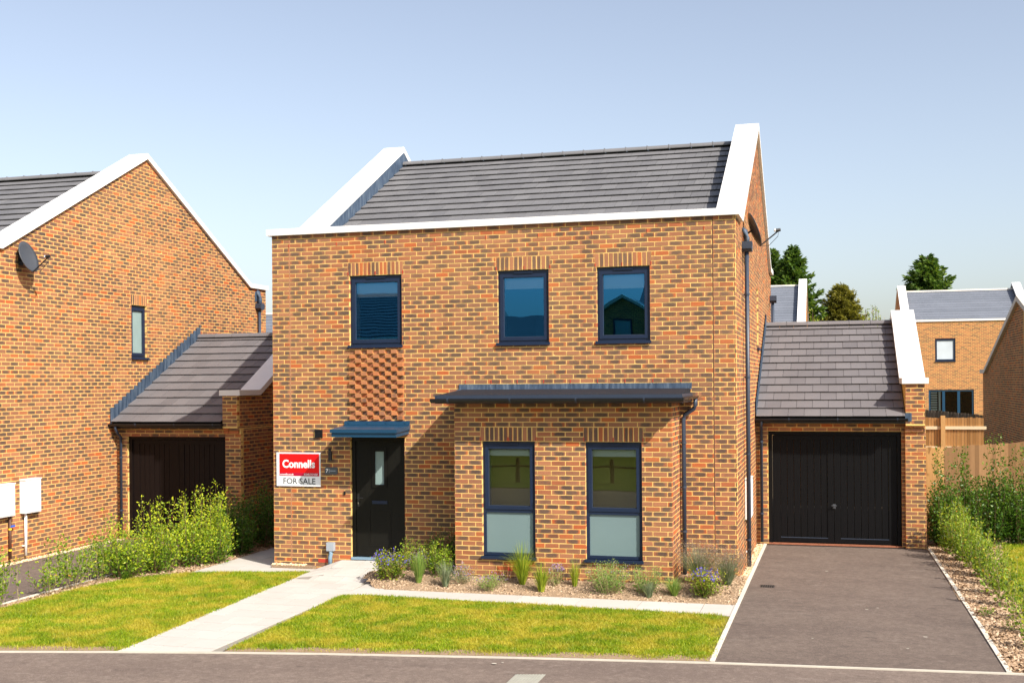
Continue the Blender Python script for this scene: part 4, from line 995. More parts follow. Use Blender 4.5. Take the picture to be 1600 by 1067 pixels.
# ================================================================== left house
LY0, LY1 = -1.78, 9.20; LYR = (LY0+LY1)/2
lh = thing('brick_house', 'brick house with white gable coping at the left edge of the view', 'house', (-9.0, LYR, -0.1))
FL = Frame((XL, 0, LDZ), (0, 1, 0))
LW = (3.144, 3.715, 3.825, 4.95)
zfl = 5.815+LDZ
lm = MB(); mortar_wall(lm, FL, LY0, LY1, -0.1, 5.70, [LW]); lm.poly([FL.p(LY0+0.9, 0, 5.70), FL.p(LY1-0.9, 0, 5.70), FL.p(LYR, 0, 8.15)])
lwall = lm.build('gable_wall', 'mortar', lh)
ltop = lambda y: 5.70 if (y < LY0+0.9 or y > LY1-0.9) else 8.18-abs(y-LYR)*0.535
LS = (LW[0]-0.03, LW[1]+0.03, 4.95, 5.175)
lsold = soldiers(FL, LS[0], LS[1], 4.95, 5.175)
lrows = lay_bricks(FL, LY0, LY1, 0.0, 8.2, [LW, LS], top=ltop, phase=0.05)
# the bricks in view only as single objects
vis = [r for r in lrows if r[0] > -0.95]
lrest = place_bricks(FL, vis, lh, lwall, 300, must=lsold)+[r for r in lrows if r[0] <= -0.95]
joined_bricks([(FL, lrest)], lh)
ob = MB(); ob.quad((XL-8, LY0, -0.2), (XL, LY0, -0.2), (XL, LY0, 5.57), (XL-8, LY0, 5.57)); ob.build('front_wall', 'far_brick_x', lh); ob = MB(); ob.quad((XL, LY1, -0.2), (XL-8, LY1, -0.2), (XL-8, LY1, 5.57), (XL, LY1, 5.57)); ob.build('rear_wall', 'far_brick_x', lh)
ob = MB(); ob.quad((XL-8, LY1, -0.2), (XL-8, LY0, -0.2), (XL-8, LY0, 5.57), (XL-8, LY1, 5.57)); ob.build('far_gable_wall', 'far_brick_y', lh)
MB().prism([(LY0-0.062, zfl-0.12), (LY0-0.062, zfl-0.01), (LY0+0.342, zfl+0.003), (LY0+0.342, zfl-0.115)], 'x', XL-8.05, XL+0.067).build('front_coping', 'coping_white', lh)
zrl, _ = coping_gable(lh, XL-0.40, XL+0.067, LY0+0.345, LY1+0.06, LYR, zfl, 0.535, 0.535)
coping_gable(lh, XL-8.06, XL-7.6, LY0+0.345, LY1+0.06, LYR, zfl, 0.535, 0.535)
LRZ = RZ+LDZ-0.02
lr = MB(); lr.quad((XL-7.7, LY0+0.6, LRZ-0.02-(LYR-LY0-0.6)*RS), (XL-0.36, LY0+0.6, LRZ-0.02-(LYR-LY0-0.6)*RS), (XL-0.36, LYR, LRZ-0.02), (XL-7.7, LYR, LRZ-0.02))
lr.quad((XL-7.7, LYR, LRZ-0.02), (XL-0.36, LYR, LRZ-0.02), (XL-0.36, LY1-0.4, LRZ-0.02-(LY1-0.4-LYR)*RS), (XL-7.7, LY1-0.4, LRZ-0.02-(LY1-0.4-LYR)*RS))
lroof = lr.build('roof', 'felt', lh)
rest = tile_slope(lroof, XL-7.6, XL-0.40, LYR, LRZ, RS, 15, 'roof_tile', singles=300)
if rest: tag(rest.build('tiles', 'roof_tile', lh), kind='stuff')
ridge_caps(lroof, XL-7.6, XL-0.40, LYR, LRZ+0.035, 'roof_tile')
upstand(lroof, XL-0.392, XL-0.02, LYR, LRZ, RS, zrl-0.13, 0.535, LY0+0.92, LY1-0.9)
lwin = window(lh, FL, *LW, vent=False, pane_mat='obscure_glass')
MB().fbox(FL, LW[0]+0.03, LW[1]-0.03, -0.085, -0.08, LW[2]+0.03, LW[3]-0.03).build('blind', 'obscure_glass', lwin)
hopper(lh, XL+0.008, 8.72, 5.02, 1)
MB().tube([(XL, 8.72, 5.50), (XL+0.05, 8.72, 5.46), (XL+0.08, 8.72, 5.30), (XL+0.08, 8.72, 5.16)], 0.06, 10).build('outlet', 'lead', lh, True)
MB().box(XL+0.007, XL+0.012, 8.60, 8.84, 5.25, 5.50).build('lead_apron', 'lead', lh)
downpipe(lh, [(XL+0.075, 8.72, 5.03), (XL+0.075, 8.72, 2.0)], 0.036, n=Vector((-1, 0, 0)))

# ================================================================== houses further back
def far_house(name, label, x0, x1, y0, depth, zg, ze, slope, cop=0.45, tilemat='far_tile', windows=(), ground=-0.2):
    h = thing(name, label, 'house', ((x0+x1)/2, y0+depth/2, ground)); y1 = y0+depth; yr = (y0+y1)/2
    F = Frame((0, y0, 0), (1, 0, 0))
    m = MB(); mortar_wall(m, F, x0, x1, ground, ze-0.1, [w[:4] for w in windows], 0.1); m.build('wall', 'far_brick_x', h); MB().quad((x1, y1, ground), (x0, y1, ground), (x0, y1, ze-0.1), (x1, y1, ze-0.1)).build('rear_wall', 'far_brick_x', h)
    g = MB(); za = ze-0.12+(depth/2-0.9)*slope
    for x in (x0, x1):
        p = [(x, y0, ground), (x, y1, ground), (x, y1, ze-0.1), (x, y1-0.9, ze-0.1), (x, yr, za), (x, y0+0.9, ze-0.1), (x, y0, ze-0.1)]; g.poly(p if x == x1 else p[::-1])
    g.build('gable_wall', 'far_brick_y', h)
    MB().prism([(y0-0.06, ze-0.12), (y0-0.06, ze-0.01), (y0+0.34, ze+0.003), (y0+0.34, ze-0.115)], 'x', x0-0.07, x1+0.07).build('front_coping', 'coping_white', h)
    coping_gable(h, x1-cop+0.06, x1+0.07, y0+0.345, y1+0.06, yr, ze, slope, 0.535); coping_gable(h, x0-0.07, x0+cop-0.06, y0+0.345, y1+0.06, yr, ze, slope, 0.535)
    rz = ze+(depth/2-0.88)*slope-0.42; rs = slope*0.985
    r = MB()
    for s in (-1, 1): r.quad((x0+0.3, yr+s*(depth/2-0.5), rz-(depth/2-0.5)*rs), (x1-0.3, yr+s*(depth/2-0.5), rz-(depth/2-0.5)*rs), (x1-0.3, yr, rz), (x0+0.3, yr, rz))
    rf = r.build('roof', 'felt', h); ca = math.cos(math.atan(rs)); sa = math.sin(math.atan(rs))
    for k in range(int((depth/2-0.6)/ca/GAUGE)):
        s0 = k*GAUGE; s1 = (k+1)*GAUGE
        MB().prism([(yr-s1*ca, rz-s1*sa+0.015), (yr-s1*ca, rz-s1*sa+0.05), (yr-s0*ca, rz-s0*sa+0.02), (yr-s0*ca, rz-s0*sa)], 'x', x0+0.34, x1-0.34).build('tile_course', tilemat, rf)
    MB().prism([(yr-0.12, rz), (yr-0.06, rz+0.09), (yr+0.06, rz+0.09), (yr+0.12, rz)], 'x', x0+0.34, x1-0.34).build('ridge', 'concrete', rf)
    for w in windows:
        k = w[4]
        if k == 'win':
            f = window(h, F, *w[:4], vent=False, pane_mat='obscure_bright'); MB().fbox(F, w[0]+0.05, w[1]-0.05, -0.080, -0.076, w[2]+0.05, w[3]-0.05).build('blind', 'blind_white', f)
        else:
            f = MB().ring(F, w[0], w[1], w[2], w[3], 0.09, -0.1, -0.04).build('patio_door', 'canopy_blue', h); n = 3; d = (w[1]-w[0])/n
            for i in range(1, n): MB().fbox(F, w[0]+i*d-0.07, w[0]+i*d+0.07, -0.098, -0.042, w[2]+0.09, w[3]-0.09).build('mullion', 'canopy_blue', f)
            for i in range(n): MB().quad(F.p(w[0]+i*d+0.05, -0.07, w[2]+0.05), F.p(w[0]+(i+1)*d-0.05, -0.07, w[2]+0.05), F.p(w[0]+(i+1)*d-0.05, -0.07, w[3]-0.05), F.p(w[0]+i*d+0.05, -0.07, w[3]-0.05)).build('pane', 'glass', f)
            sh = MB()
            for i in range(9): sh.fbox(F, w[0]+0.12, w[0]+0.45, -0.16, -0.14, w[3]-1.25+i*0.13, w[3]-1.25+i*0.13+0.08)
            sh.build('shutter', 'blind_white', f)
            MB().fbox(F, w[0]+0.52, w[0]+0.62, -0.20, -0.14, w[2], w[3]).build('curtain', 'blind_white', f)
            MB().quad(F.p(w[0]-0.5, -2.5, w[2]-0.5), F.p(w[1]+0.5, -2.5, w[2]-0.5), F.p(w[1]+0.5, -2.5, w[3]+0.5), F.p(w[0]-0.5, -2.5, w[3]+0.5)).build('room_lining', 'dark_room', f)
    return h
far_house('brick_house', 'distant brick house with white copings behind the timber fences at right', 13.34, 19.95, 47.9, 11.0, 0, 6.30, 0.50, windows=[(14.91, 15.95, 4.03, 5.26, 'win'), (14.56, 16.86, 0.3, 2.48, 'patio')])
far_house('brick_house', 'distant house with slate-blue roof showing just right of the main house', 0.6, 8.05, 46.0, 12.0, 0, 6.25, 0.55)
far_house('brick_house', 'distant brick gable with white coping in the gap beside the left house', -23.0, -15.0, 28.0, 9.0, 0, 4.9, 0.55)
# neighbour's low gable at the right edge, turned away from the sun
ng = thing('brick_outbuilding', 'shaded brick gable of a low building behind the brown fence', 'building', (18, 19.5, -0.2))
m = MB(); m.poly([(15, 28.39, -0.2), (15, 10.6, -0.2), (15, 10.6, 3.30), (15, 11.5, 3.30), (15, 19.5, 5.46), (15, 27.4, 3.30), (15, 28.39, 3.30)]); m.build('gable_wall', 'mortar', ng)
FN = Frame((15, 28.39, 0), (0, -1, 0))
m_ = lay_bricks(FN, 0.0, 9.6, 0.3, 5.6, top=lambda u: 3.30 if u < 0.99 else 3.30+(u-0.99)*0.2735 if u < 8.89 else 5.46-(u-8.89)*0.27)
joined_bricks([(FN, m_)], ng)
MB().quad((21, 28.39, -0.2), (15, 28.39, -0.2), (15, 28.39, 3.30), (21, 28.39, 3.30)).build('rear_wall', 'far_brick_x', ng); MB().quad((15, 10.6, -0.2), (21, 10.6, -0.2), (21, 10.6, 3.30), (15, 10.6, 3.30)).build('front_wall', 'far_brick_x', ng)
MB().prism([(10.5, 3.42), (11.6, 3.42), (19.5, 5.61), (27.4, 3.42), (28.55, 3.42), (28.55, 3.28), (27.36, 3.28), (19.5, 5.44), (11.64, 3.28), (10.5, 3.28)], 'x', 14.90, 15.12).build('verge_coping', 'concrete', ng)
MB().quad((15.12, 10.6, 3.1), (21, 10.6, 3.1), (21, 19.5, 5.40), (15.12, 19.5, 5.40)).quad((15.12, 19.5, 5.40), (21, 19.5, 5.40), (21, 28.39, 3.1), (15.12, 28.39, 3.1)).build('roof', 'garage_tile', ng)
# houses across the road, seen only mirrored in the window panes
o1 = thing('brick_house', 'house across the road, mirrored in the upper left panes', 'house', (-13, -44, -0.2))
MB().box(-26, -9.4, -50, -39.6, -0.2, 5.6).build('wall', 'far_brick_x', o1)
MB().prism([(-39.3, 5.65), (-44.8, 8.35), (-50.3, 5.65), (-50.3, 5.5), (-39.3, 5.5)], 'x', -26.3, -9.1).build('roof', 'roof_tile', o1)
MB().prism([(-39.6, 3.7), (-45.2, 6.85), (-50.8, 3.7)], 'x', -9.0, -5.2).build('garage_roof', 'roof_tile', o1); MB().box(-9.0, -5.3, -50, -40, -0.2, 3.6).build('garage_wall', 'far_brick_x', o1)
for k in range(15):
    y = -39.3-k*0.37; MB().box(-26.3, -9.1, y-0.015, y+0.015, 5.66+k*0.181, 5.685+k*0.181).build('tile_course', 'roof_tile', o1)
MB().box(-26.3, -9.1, -39.33, -39.2, 5.42, 5.58).build('fascia', 'coping_white', o1)
o2 = thing('brick_house', 'gabled house across the road, mirrored in the upper right pane', 'house', (-1, -44, -0.2))
MB().prism([(-4.3, -0.2), (2.6, -0.2), (2.6, 5.3), (-0.85, 7.4), (-4.3, 5.3)], 'y', -50, -40).build('wall', 'far_brick_x', o2)
MB().prism([(-4.6, 5.25), (-0.85, 7.55), (2.9, 5.25), (2.9, 5.1), (-0.85, 7.38), (-4.6, 5.1)], 'y', -39.7, -39.95).build('verge_coping', 'concrete', o2)
MB().prism([(-4.6, 5.22), (-0.85, 7.5), (2.9, 5.22), (2.9, 5.05), (-0.85, 7.3), (-4.6, 5.05)], 'y', -50.2, -39.96).build('roof', 'roof_tile', o2)
MB().prism([(-42, 5.9), (-47, 8.6), (-52, 5.9)], 'x', -0.8, 12).build('wing_roof', 'roof_tile', o2); MB().box(0, 12, -51.5, -42.4, -0.2, 5.88).build('wing_wall', 'far_brick_x', o2)
fo = Frame((0, -39.98, 0), (-1, 0, 0))
MB().ring(fo, 0.35, 1.35, 4.9, 6.3, 0.08, 0.0, 0.06).build('window', 'window_frame', o2); MB().quad(fo.p(0.4, 0.02, 4.9), fo.p(1.3, 0.02, 4.9), fo.p(1.3, 0.02, 6.3), fo.p(0.4, 0.02, 6.3)).build('pane', 'obscure_glass', o2)
# ================================================================== fences
def board_fence(label, p0, p1, h, z0, mat, bw=0.125, rails=None, post=None, capz=None, railmat='rail_pale', taper=0.0):
    f = thing('timber_fence', label, 'fence', (p0[0], p0[1], z0)); d = Vector((p1[0]-p0[0], p1[1]-p0[1], 0)); L = d.length; d.normalize()
    F = Frame((p0[0], p0[1], 0), tuple(d)); n = int(L/bw)
    for i in range(n):
        zt = z0+h+taper*i/n+random.uniform(-0.012, 0.012); u = i*bw
        m = MB(); a = 0.004+random.uniform(0, 0.004)
        n0 = len(m.v)
        # feather-edged board: thick edge overlaps the thin edge of the next
        pts = [(u+a, 0.0), (u+bw-0.002, 0.0), (u+bw-0.002, 0.028), (u+a, 0.006)]
        m.v = [tuple(F.p(x, y, z0)) for x, y in pts]+[tuple(F.p(x, y, zt)) for x, y in pts]
        m.f = [(0, 1, 2, 3), (7, 6, 5, 4), (3, 2, 6, 7), (2, 1, 5, 6), (0, 3, 7, 4), (1, 0, 4, 5)]
        m.build('board', mat, f)
    for z in (rails or ()): 
        m = MB(); m.fbox(F, 0.01, L-0.01, 0.02, 0.065, z0+z, z0+z+0.075); m.build('rail', railmat, f)
    for u in (post or ()): MB().fbox(F, u-0.05, u+0.05, 0.02, 0.12, z0, z0+h+0.05).build('post', mat, f)
    return f
board_fence('brown closeboard timber fence behind the green hedge at right', (11.58, 6.05), (15.2, 10.45), 1.83, -0.1, 'board_brown', 0.15)
board_fence('short end panel of the brown fence by the garage pier, sunlit tone painted in orange', (11.16, 5.95), (11.60, 6.02), 1.83, -0.1, 'board_orange', 0.11)  # same fence turned to the sun; its lit tone is put into the board colour
board_fence('pale orange timber fence with two rails below the distant house', (11.45, 11.0), (13.0, 11.0), 2.31, -0.15, 'board_orange', 0.062, rails=(1.55, 2.03), post=(0.57,))
board_fence('grey weathered fence top behind the pale orange fence', (12.4, 31.0), (15.4, 29.0), 2.05, -0.15, 'board_grey', 0.14, taper=-0.25)
# knee rail fence across the road (mirrored in the bay windows)
kf = thing('knee_rail_fence', 'low timber knee rail fence mirrored in the bay windows', 'fence', (0, -18.9, -0.1))
for i in range(-6, 3):
    x = -0.2+3.04*i; MB().box(x-0.06, x+0.06, -18.96, -18.84, -0.2, 0.66).build('post', 'post_dark', kf)
    MB().tube([(x, -18.9, 0.42), (x+1.52, -18.9, 0.36), (x+3.04, -18.9, 0.42)], 0.032, 8).build('rail', 'post_dark', kf)
# ================================================================== small things on and around the houses
def text_mesh(parent, s, F, u, v, size, d, mat, name, bold=0.0, sx=1.0, width=None):
    cu = bpy.data.curves.new(name, 'FONT'); cu.body = s; cu.size = size; cu.offset = bold; cu.resolution_u = 3
    tmp = bpy.data.objects.new(name+'_src', cu); COL.objects.link(tmp)
    dg = bpy.context.evaluated_depsgraph_get(); me = bpy.data.meshes.new_from_object(tmp.evaluated_get(dg)); bpy.data.objects.remove(tmp); bpy.data.curves.remove(cu)
    co = np.empty(len(me.vertices)*3); me.vertices.foreach_get('co', co); co = co.reshape(-1, 3)
    w = co[:, 0].max()-co[:, 0].min(); co[:, 0] -= co[:, 0].min()
    if width: co[:, 0] *= width/w
    else: co[:, 0] *= sx
    base = np.array(parent_world(parent))
    P = F.O+(u+co[:, :1])*F.u+d*F.n+(v+co[:, 1:2])*Z3-base
    me.vertices.foreach_set('co', P.astype(np.float32).ravel()); me.materials.clear(); me.materials.append(MATS[mat]); me.update()
    o = bpy.data.objects.new(name, me); COL.objects.link(o); o.parent = parent; return o
sg = thing('for_sale_board', 'red and white estate agent board reading FOR SALE on the wall', 'sign', (0.49, -0.03, 1.32))
s0, s1, t0, t1 = 0.070, 0.905, 1.318, 1.905
MB().fbox(F0, s0, s1, 0.012, 0.028, t0, t1).build('board', 'sign_white', sg)
MB().fbox(F0, s0+0.055, s1-0.022, 0.0285, 0.0295, t0+0.235, t1-0.022).build('red_panel', 'sign_red', sg)
MB().fbox(F0, s0+0.055, s1-0.022, 0.0285, 0.0297, t0+0.178, t0+0.2348).build('crimson_strip', 'sign_crimson', sg)
text_mesh(sg, 'Connells', F0, s0+0.115, t0+0.325, 0.190, 0.0305, 'sign_text_white', 'lettering', 0.006, width=0.62)
text_mesh(sg, 'FOR SALE', F0, s0+0.130, t0+0.040, 0.145, 0.0288, 'sign_text_black', 'lettering', 0.0015, width=0.61)
text_mesh(sg, 'connells.co.uk', F0, s0+0.068, t0+0.193, 0.042, 0.0305, 'sign_text_white', 'lettering', 0.001, width=0.26)
text_mesh(sg, '01342 717 727', F0, s0+0.525, t0+0.193, 0.042, 0.0305, 'sign_text_white', 'lettering', 0.001, width=0.26)
wl = thing('wall_lamp', 'black up and down wall lamp left of the front door', 'lamp', (1.095, -0.06, 1.82))
MB().fbox(F0, 1.058, 1.098, 0.006, 0.03, 1.80, 1.99).build('back_plate', 'black_metal', wl)
MB().tube([F0.p(1.112, 0.075, 1.775), F0.p(1.112, 0.075, 1.935)], 0.035, 14).fbox(F0, 1.07, 1.112, 0.03, 0.06, 1.84, 1.88).build('lamp_shade', 'black_metal', wl)
MB().tube([F0.p(1.112, 0.075, 1.772), F0.p(1.112, 0.075, 1.7748)], 0.022, 12).build('lens', 'grey_plastic', wl)
pq = thing('house_number_plaque', 'dark grey oval plaque with number 7 beside the door', 'plaque', (1.10, -0.02, 1.6))
pr = []
u0, u1, v0, v1 = 0.985, 1.225, 1.530, 1.655; cr = 0.03
for (cx, cz, a0) in ((u1-cr, v0+cr, -90), (u1-cr, v1-cr, 0), (u0+cr, v1-cr, 90), (u0+cr, v0+cr, 180)):
    for k in range(4): an = rad(a0+30*k); pr.append((cx+cr*math.cos(an), cz+cr*math.sin(an)))
MB().prism(pr, 'y', -0.008, -0.024).build('plate', 'plaque_grey', pq)
text_mesh(pq, '7', F0, u0+0.022, v0+0.034, 0.088, 0.0245, 'sign_text_white', 'numeral', 0.002)
MB().fbox(F0, u0+0.082, u0+0.086, 0.0242, 0.0246, v0+0.034, v1-0.03).build('divider', 'sign_text_white', pq)
lt = MB()
for k in range(8): lt.fbox(F0, u0+0.098+k*0.0135, u0+0.107+k*0.0135, 0.0242, 0.0246, v0+0.053, v0+0.071)
lt.build('small_lettering', 'grey_plastic', pq)
MB().fbox(F0, 1.335, 1.365, 0.006, 0.022, 1.185, 1.245).build('doorbell', 'black_plastic', house)
ub = thing('utility_box', 'pale grey service box with duct at the wall left of the door', 'box', (1.10, -0.05, 0.0))
MB().fbox(F0, 1.030, 1.165, 0.006, 0.085, 0.215, 0.36).build('cover', 'grey_plastic', ub)
MB().tube([F0.p(1.10, 0.045, 0.22), F0.p(1.10, 0.045, 0.17), F0.p(1.083, 0.045, 0.10), F0.p(1.085, 0.045, -0.02)], 0.036, 10).build('duct', 'threshold_blue', ub, True)
def dish(label, base, wall_n, aim, size=0.27):
    """dish on a short arm; aim = direction the dish looks"""
    b = Vector(base); n = Vector(wall_n); t = thing('satellite_dish', label, 'satellite dish', base); a = Vector(aim).normalized()
    c = b+n*0.19+Vector((0, 0, 0.06)); up = Vector((0, 0, 1)); r = up.cross(a).normalized(); u = a.cross(r)
    m = MB(); rings, seg = 5, 28
    for side in (0, 1):
        n0 = len(m.v); m.v.append(tuple(c-a*(0.055+0.008*side)))
        for i in range(1, rings+1):
            q = i/rings
            for k in range(seg):
                an = 2*math.pi*k/seg; m.v.append(tuple(c+r*size*0.92*q*math.cos(an)+u*size*1.12*q*math.sin(an)-a*(0.055*(1-q*q)+0.008*side)))
        for k in range(seg):
            k2 = (k+1) % seg; f = (n0, n0+1+k, n0+1+k2); m.f.append(f if side == 0 else f[::-1])
            for i in range(rings-1):
                f = (n0+1+i*seg+k, n0+1+(i+1)*seg+k, n0+1+(i+1)*seg+k2, n0+1+i*seg+k2); m.f.append(f if side == 0 else f[::-1])
    na = 1+(rings-1)*seg; nb = 1+rings*seg+1+(rings-1)*seg
    for k in range(seg): k2 = (k+1) % seg; m.f.append((na+k, nb+k, nb+k2, na+k2))
    m.build('reflector', 'dish_grey', t, True)
    MB().tube([b, b+n*0.07, c-a*0.06], 0.018, 8).build('bracket', 'black_metal', t)
    s = n.cross(up); P = [b-s*0.06-up*0.09, b+s*0.06+up*0.09]
    m = MB(); m.box(min(P[0].x, P[1].x, (b+n*0.02).x), max(P[0].x, P[1].x, (b+n*0.02).x), min(P[0].y, P[1].y, (b+n*.02).y), max(P[0].y, P[1].y, (b+n*.02).y), P[0].z, P[1].z); m.build('wall_plate', 'black_metal', t)
    e = c-u*size*1.10; f = c+a*0.36-u*size*0.62
    MB().tube([e-a*0.02, f], 0.012, 8).build('feed_arm', 'black_metal', t)
    MB().tube([f-a*0.03+u*0.03, f+a*0.05+u*0.01], 0.028, 10).build('receiver', 'black_metal', t); MB().tube([f-a*0.05+u*0.04, f-a*0.0305+u*0.0305], 0.026, 10).build('receiver_cap', 'white_plastic', t)
    MB().tube([f+a*0.02, f-u*0.08-a*0.03, e+a*0.12-u*0.05, e], 0.005, 6).build('cable', 'black_metal', t)
    return t
dish('dark satellite dish on the upper right flank of the house', (W+0.006, 1.78, 5.62), (1, 0, 0), (0.90, 0.26, 0.34), 0.27)
dish('dark satellite dish near the top left of the left house gable', (XL+0.006, -0.34, 5.42), (1, 0, 0), (0.93, 0.03, 0.34), 0.27)
def meter_box(label, F, u0, u1, v0, v1, d=0.16, pipe=None):
    t = thing('meter_box', label, 'meter box', tuple(F.p((u0+u1)/2, 0.05, v0)))
    MB().fbox(F, u0, u1, 0.004, d, v0, v1).fbox(F, u0-0.01, u1+0.01, 0.004, d+0.012, v1, v1+0.02).build('cabinet', 'white_plastic', t)
    MB().fbox(F, u0+0.025, u1-0.025, d+0.0005, d+0.010, v0+0.02, v1-0.03).build('door', 'white_plastic', t)
    MB().fbox(F, u1-0.06, u1-0.045, d+0.010, d+0.013, (v0+v1)/2, (v0+v1)/2+0.03).build('lock', 'grey_plastic', t)
    if pipe:
        um, mat = pipe; MB().tube([F.p(um, 0.05, v0), F.p(um, 0.05, -0.15+0.13)], 0.026, 10).build('pipe', mat, t, True)
        if mat == 'brown_pipe':
            for z in (0.50, 0.12): MB().tube([F.p(um, 0.05, z), F.p(um, 0.05, z+0.03)], 0.03, 10).build('pipe_tag', 'yellow_tag', t)
            MB().fbox(F, um-0.01, um+0.09, 0.06, 0.09, 0.55, 0.58).build('valve_tag', 'blue_tag', t)
        else: MB().fbox(F, um-0.05, um+0.05, 0.0, 0.04, 0.15, 0.17).build('pipe_clip', mat, t)
    return t
FLw = Frame((XL, 0, 0), (0, 1, 0))
meter_box('white meter box with white pipe on the left house wall', FLw, -0.40, 0.03, 0.76, 1.37, 0.13, (-0.30, 'white_plastic'))
meter_box('white meter box cut by the left picture edge with brown pipe', FLw, -1.16, -0.68, 0.76, 1.33, 0.13, (-0.72, 'brown_pipe'))
meter_box('white meter box on the flank of the main house behind the downpipe', Frame((W, 0, 0), (0, 1, 0)), 1.66, 2.30, 0.72, 1.40, 0.085, (1.80, 'white_plastic'))
dc = thing('drain_cover', 'ribbed pale metal cover set in the road at the bottom edge', 'drain cover', (6.2, -6.4, -0.11))
MB().prism([(6.08, -6.75), (6.40, -6.68), (6.40, -6.06), (6.08, -6.14)], 'z', -0.13, -0.106).build('plate', 'drain_metal', dc)
for k in range(9):
    x = 6.10+k*0.033; MB().prism([(x, -6.73+k*0.0075), (x+0.012, -6.73+k*0.0075), (x+0.012, -6.14+k*0.008), (x, -6.14+k*0.008)], 'z', -0.1055, -0.101).build('rib', 'drain_metal', dc)
dg_ = thing('gully_grate', 'small rusty gully grate in the driveway beside the flower bed', 'drain cover', (8.45, -0.06, -0.1))
MB().box(8.36, 8.58, -0.16, 0.06, -0.12, -0.1005).build('frame', 'drain_dark', dg_)
for k in range(6): MB().box(8.375+k*0.034, 8.390+k*0.034, -0.15, 0.05, -0.1, -0.097).build('bar', 'drain_black', dg_)
sc = MB()
for (x, y, r) in ((9.35, 1.6, 0.02), (9.9, -1.6, 0.018), (10.05, -1.45, 0.014), (10.55, -3.2, 0.02), (5.72, -5.75, 0.022), (5.8, -5.68, 0.012), (10.3, -3.9, 0.012), (9.2, -3.6, 0.012)):
    sc.poly([(x+r*1.5*math.cos(a), y+r*math.sin(a), -0.099) for a in np.linspace(0, 6.28, 7)[:-1]])
tag(sc.build('fallen_petals', 'concrete_line'), 'scattered pale leaf scraps lying on the tarmac', 'litter', kind='stuff')

# ================================================================== plants
def leaf_mesh(name, P, Dir, size, mat, parent, lc, width=0.45, fold=0.25):
    """diamond leaves at P pointing along Dir"""
    P = np.asarray(P); n = len(P); D_ = Dir/np.linalg.norm(Dir, axis=1, keepdims=True)
    s = np.cross(D_, RNG.normal(0, 1, (n, 3))); s /= np.linalg.norm(s, axis=1, keepdims=True)+1e-9
    nn = np.cross(s, D_); L = np.asarray(size)[:, None]
    V = np.stack([P, P+D_*L*0.5+s*L*width*0.5+nn*L*fold*0.15, P+D_*L, P+D_*L*0.5-s*L*width*0.5+nn*L*fold*0.15], 1)
    return fast_mesh(name, V.reshape(-1, 3), np.arange(4*n).reshape(-1, 4), mat, parent, np.repeat(lc, 4))
def shrub(name, label, cat, base, h, r, stems, lsize, per, mat, stemmat='stem_brown', group=None, lean=(0, 0), curve=0.3, twig=0.5, start=0.12, width=0.5, flowers=None, tipbright=0.35, stem_r=0.004, jitter=0.03, hvar=0.35, shoots=0):
    t = thing(name, label, cat, base, group); b = np.array(base); SM = MB(); P, Dr, S, C = [], [], [], []; FP = []
    for k in range(stems+shoots):
        sh_ = k >= stems
        an = random.uniform(0, 2*math.pi); q = math.sqrt(random.random()); hh = h*random.uniform(1-hvar, 1.0)*(1-0.25*q)
        if sh_: q *= 0.75; hh = h*random.uniform(1.0, 1.38)
        foot = b+np.array((math.cos(an)*q*r*0.35, math.sin(an)*q*r*0.35, 0)); tip = b+np.array((math.cos(an)*q*r+lean[0], math.sin(an)*q*r+lean[1], hh))
        bow = np.array((math.cos(an), math.sin(an), 0))*curve*r*0.5*random.uniform(-0.3, 1.0)
        def pt(s): return foot+(tip-foot)*s+bow*4*s*(1-s)
        SM.tube([pt(x) for x in np.linspace(0, 1, 5)], stem_r*random.uniform(0.7, 1.2), 4, stem_r*0.25)
        m = int(per*hh/h*(0.6 if sh_ else 1))
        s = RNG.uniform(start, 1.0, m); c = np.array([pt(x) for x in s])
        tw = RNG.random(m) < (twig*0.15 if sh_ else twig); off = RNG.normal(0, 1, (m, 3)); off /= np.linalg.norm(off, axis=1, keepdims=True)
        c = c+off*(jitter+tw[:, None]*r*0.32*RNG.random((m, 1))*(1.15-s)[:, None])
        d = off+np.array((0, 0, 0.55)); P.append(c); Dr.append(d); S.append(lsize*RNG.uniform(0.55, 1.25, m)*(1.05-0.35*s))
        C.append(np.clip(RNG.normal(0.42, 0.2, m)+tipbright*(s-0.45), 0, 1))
        if flowers and random.random() < flowers[3]:
            for _ in range(flowers[2]): FP.append(pt(random.uniform(flowers[4] if len(flowers) > 4 else 0.85, 1.02))+RNG.normal(0, 0.02, 3))
    SM.build('stems', stemmat, t)['kind'] = 'stuff'
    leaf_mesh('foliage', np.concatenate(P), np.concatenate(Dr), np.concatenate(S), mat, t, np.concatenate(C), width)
    if FP:
        FP = np.array(FP); n = len(FP); V, Fq, cc = [], [], []
        m = 3; PP = np.repeat(FP, m, 0); leaf_mesh('flowers', PP, RNG.normal(0, 1, (n*m, 3)), np.full(n*m, flowers[1]), flowers[0], t, RNG.random(n*m), 0.9)['kind'] = 'stuff'
    return t
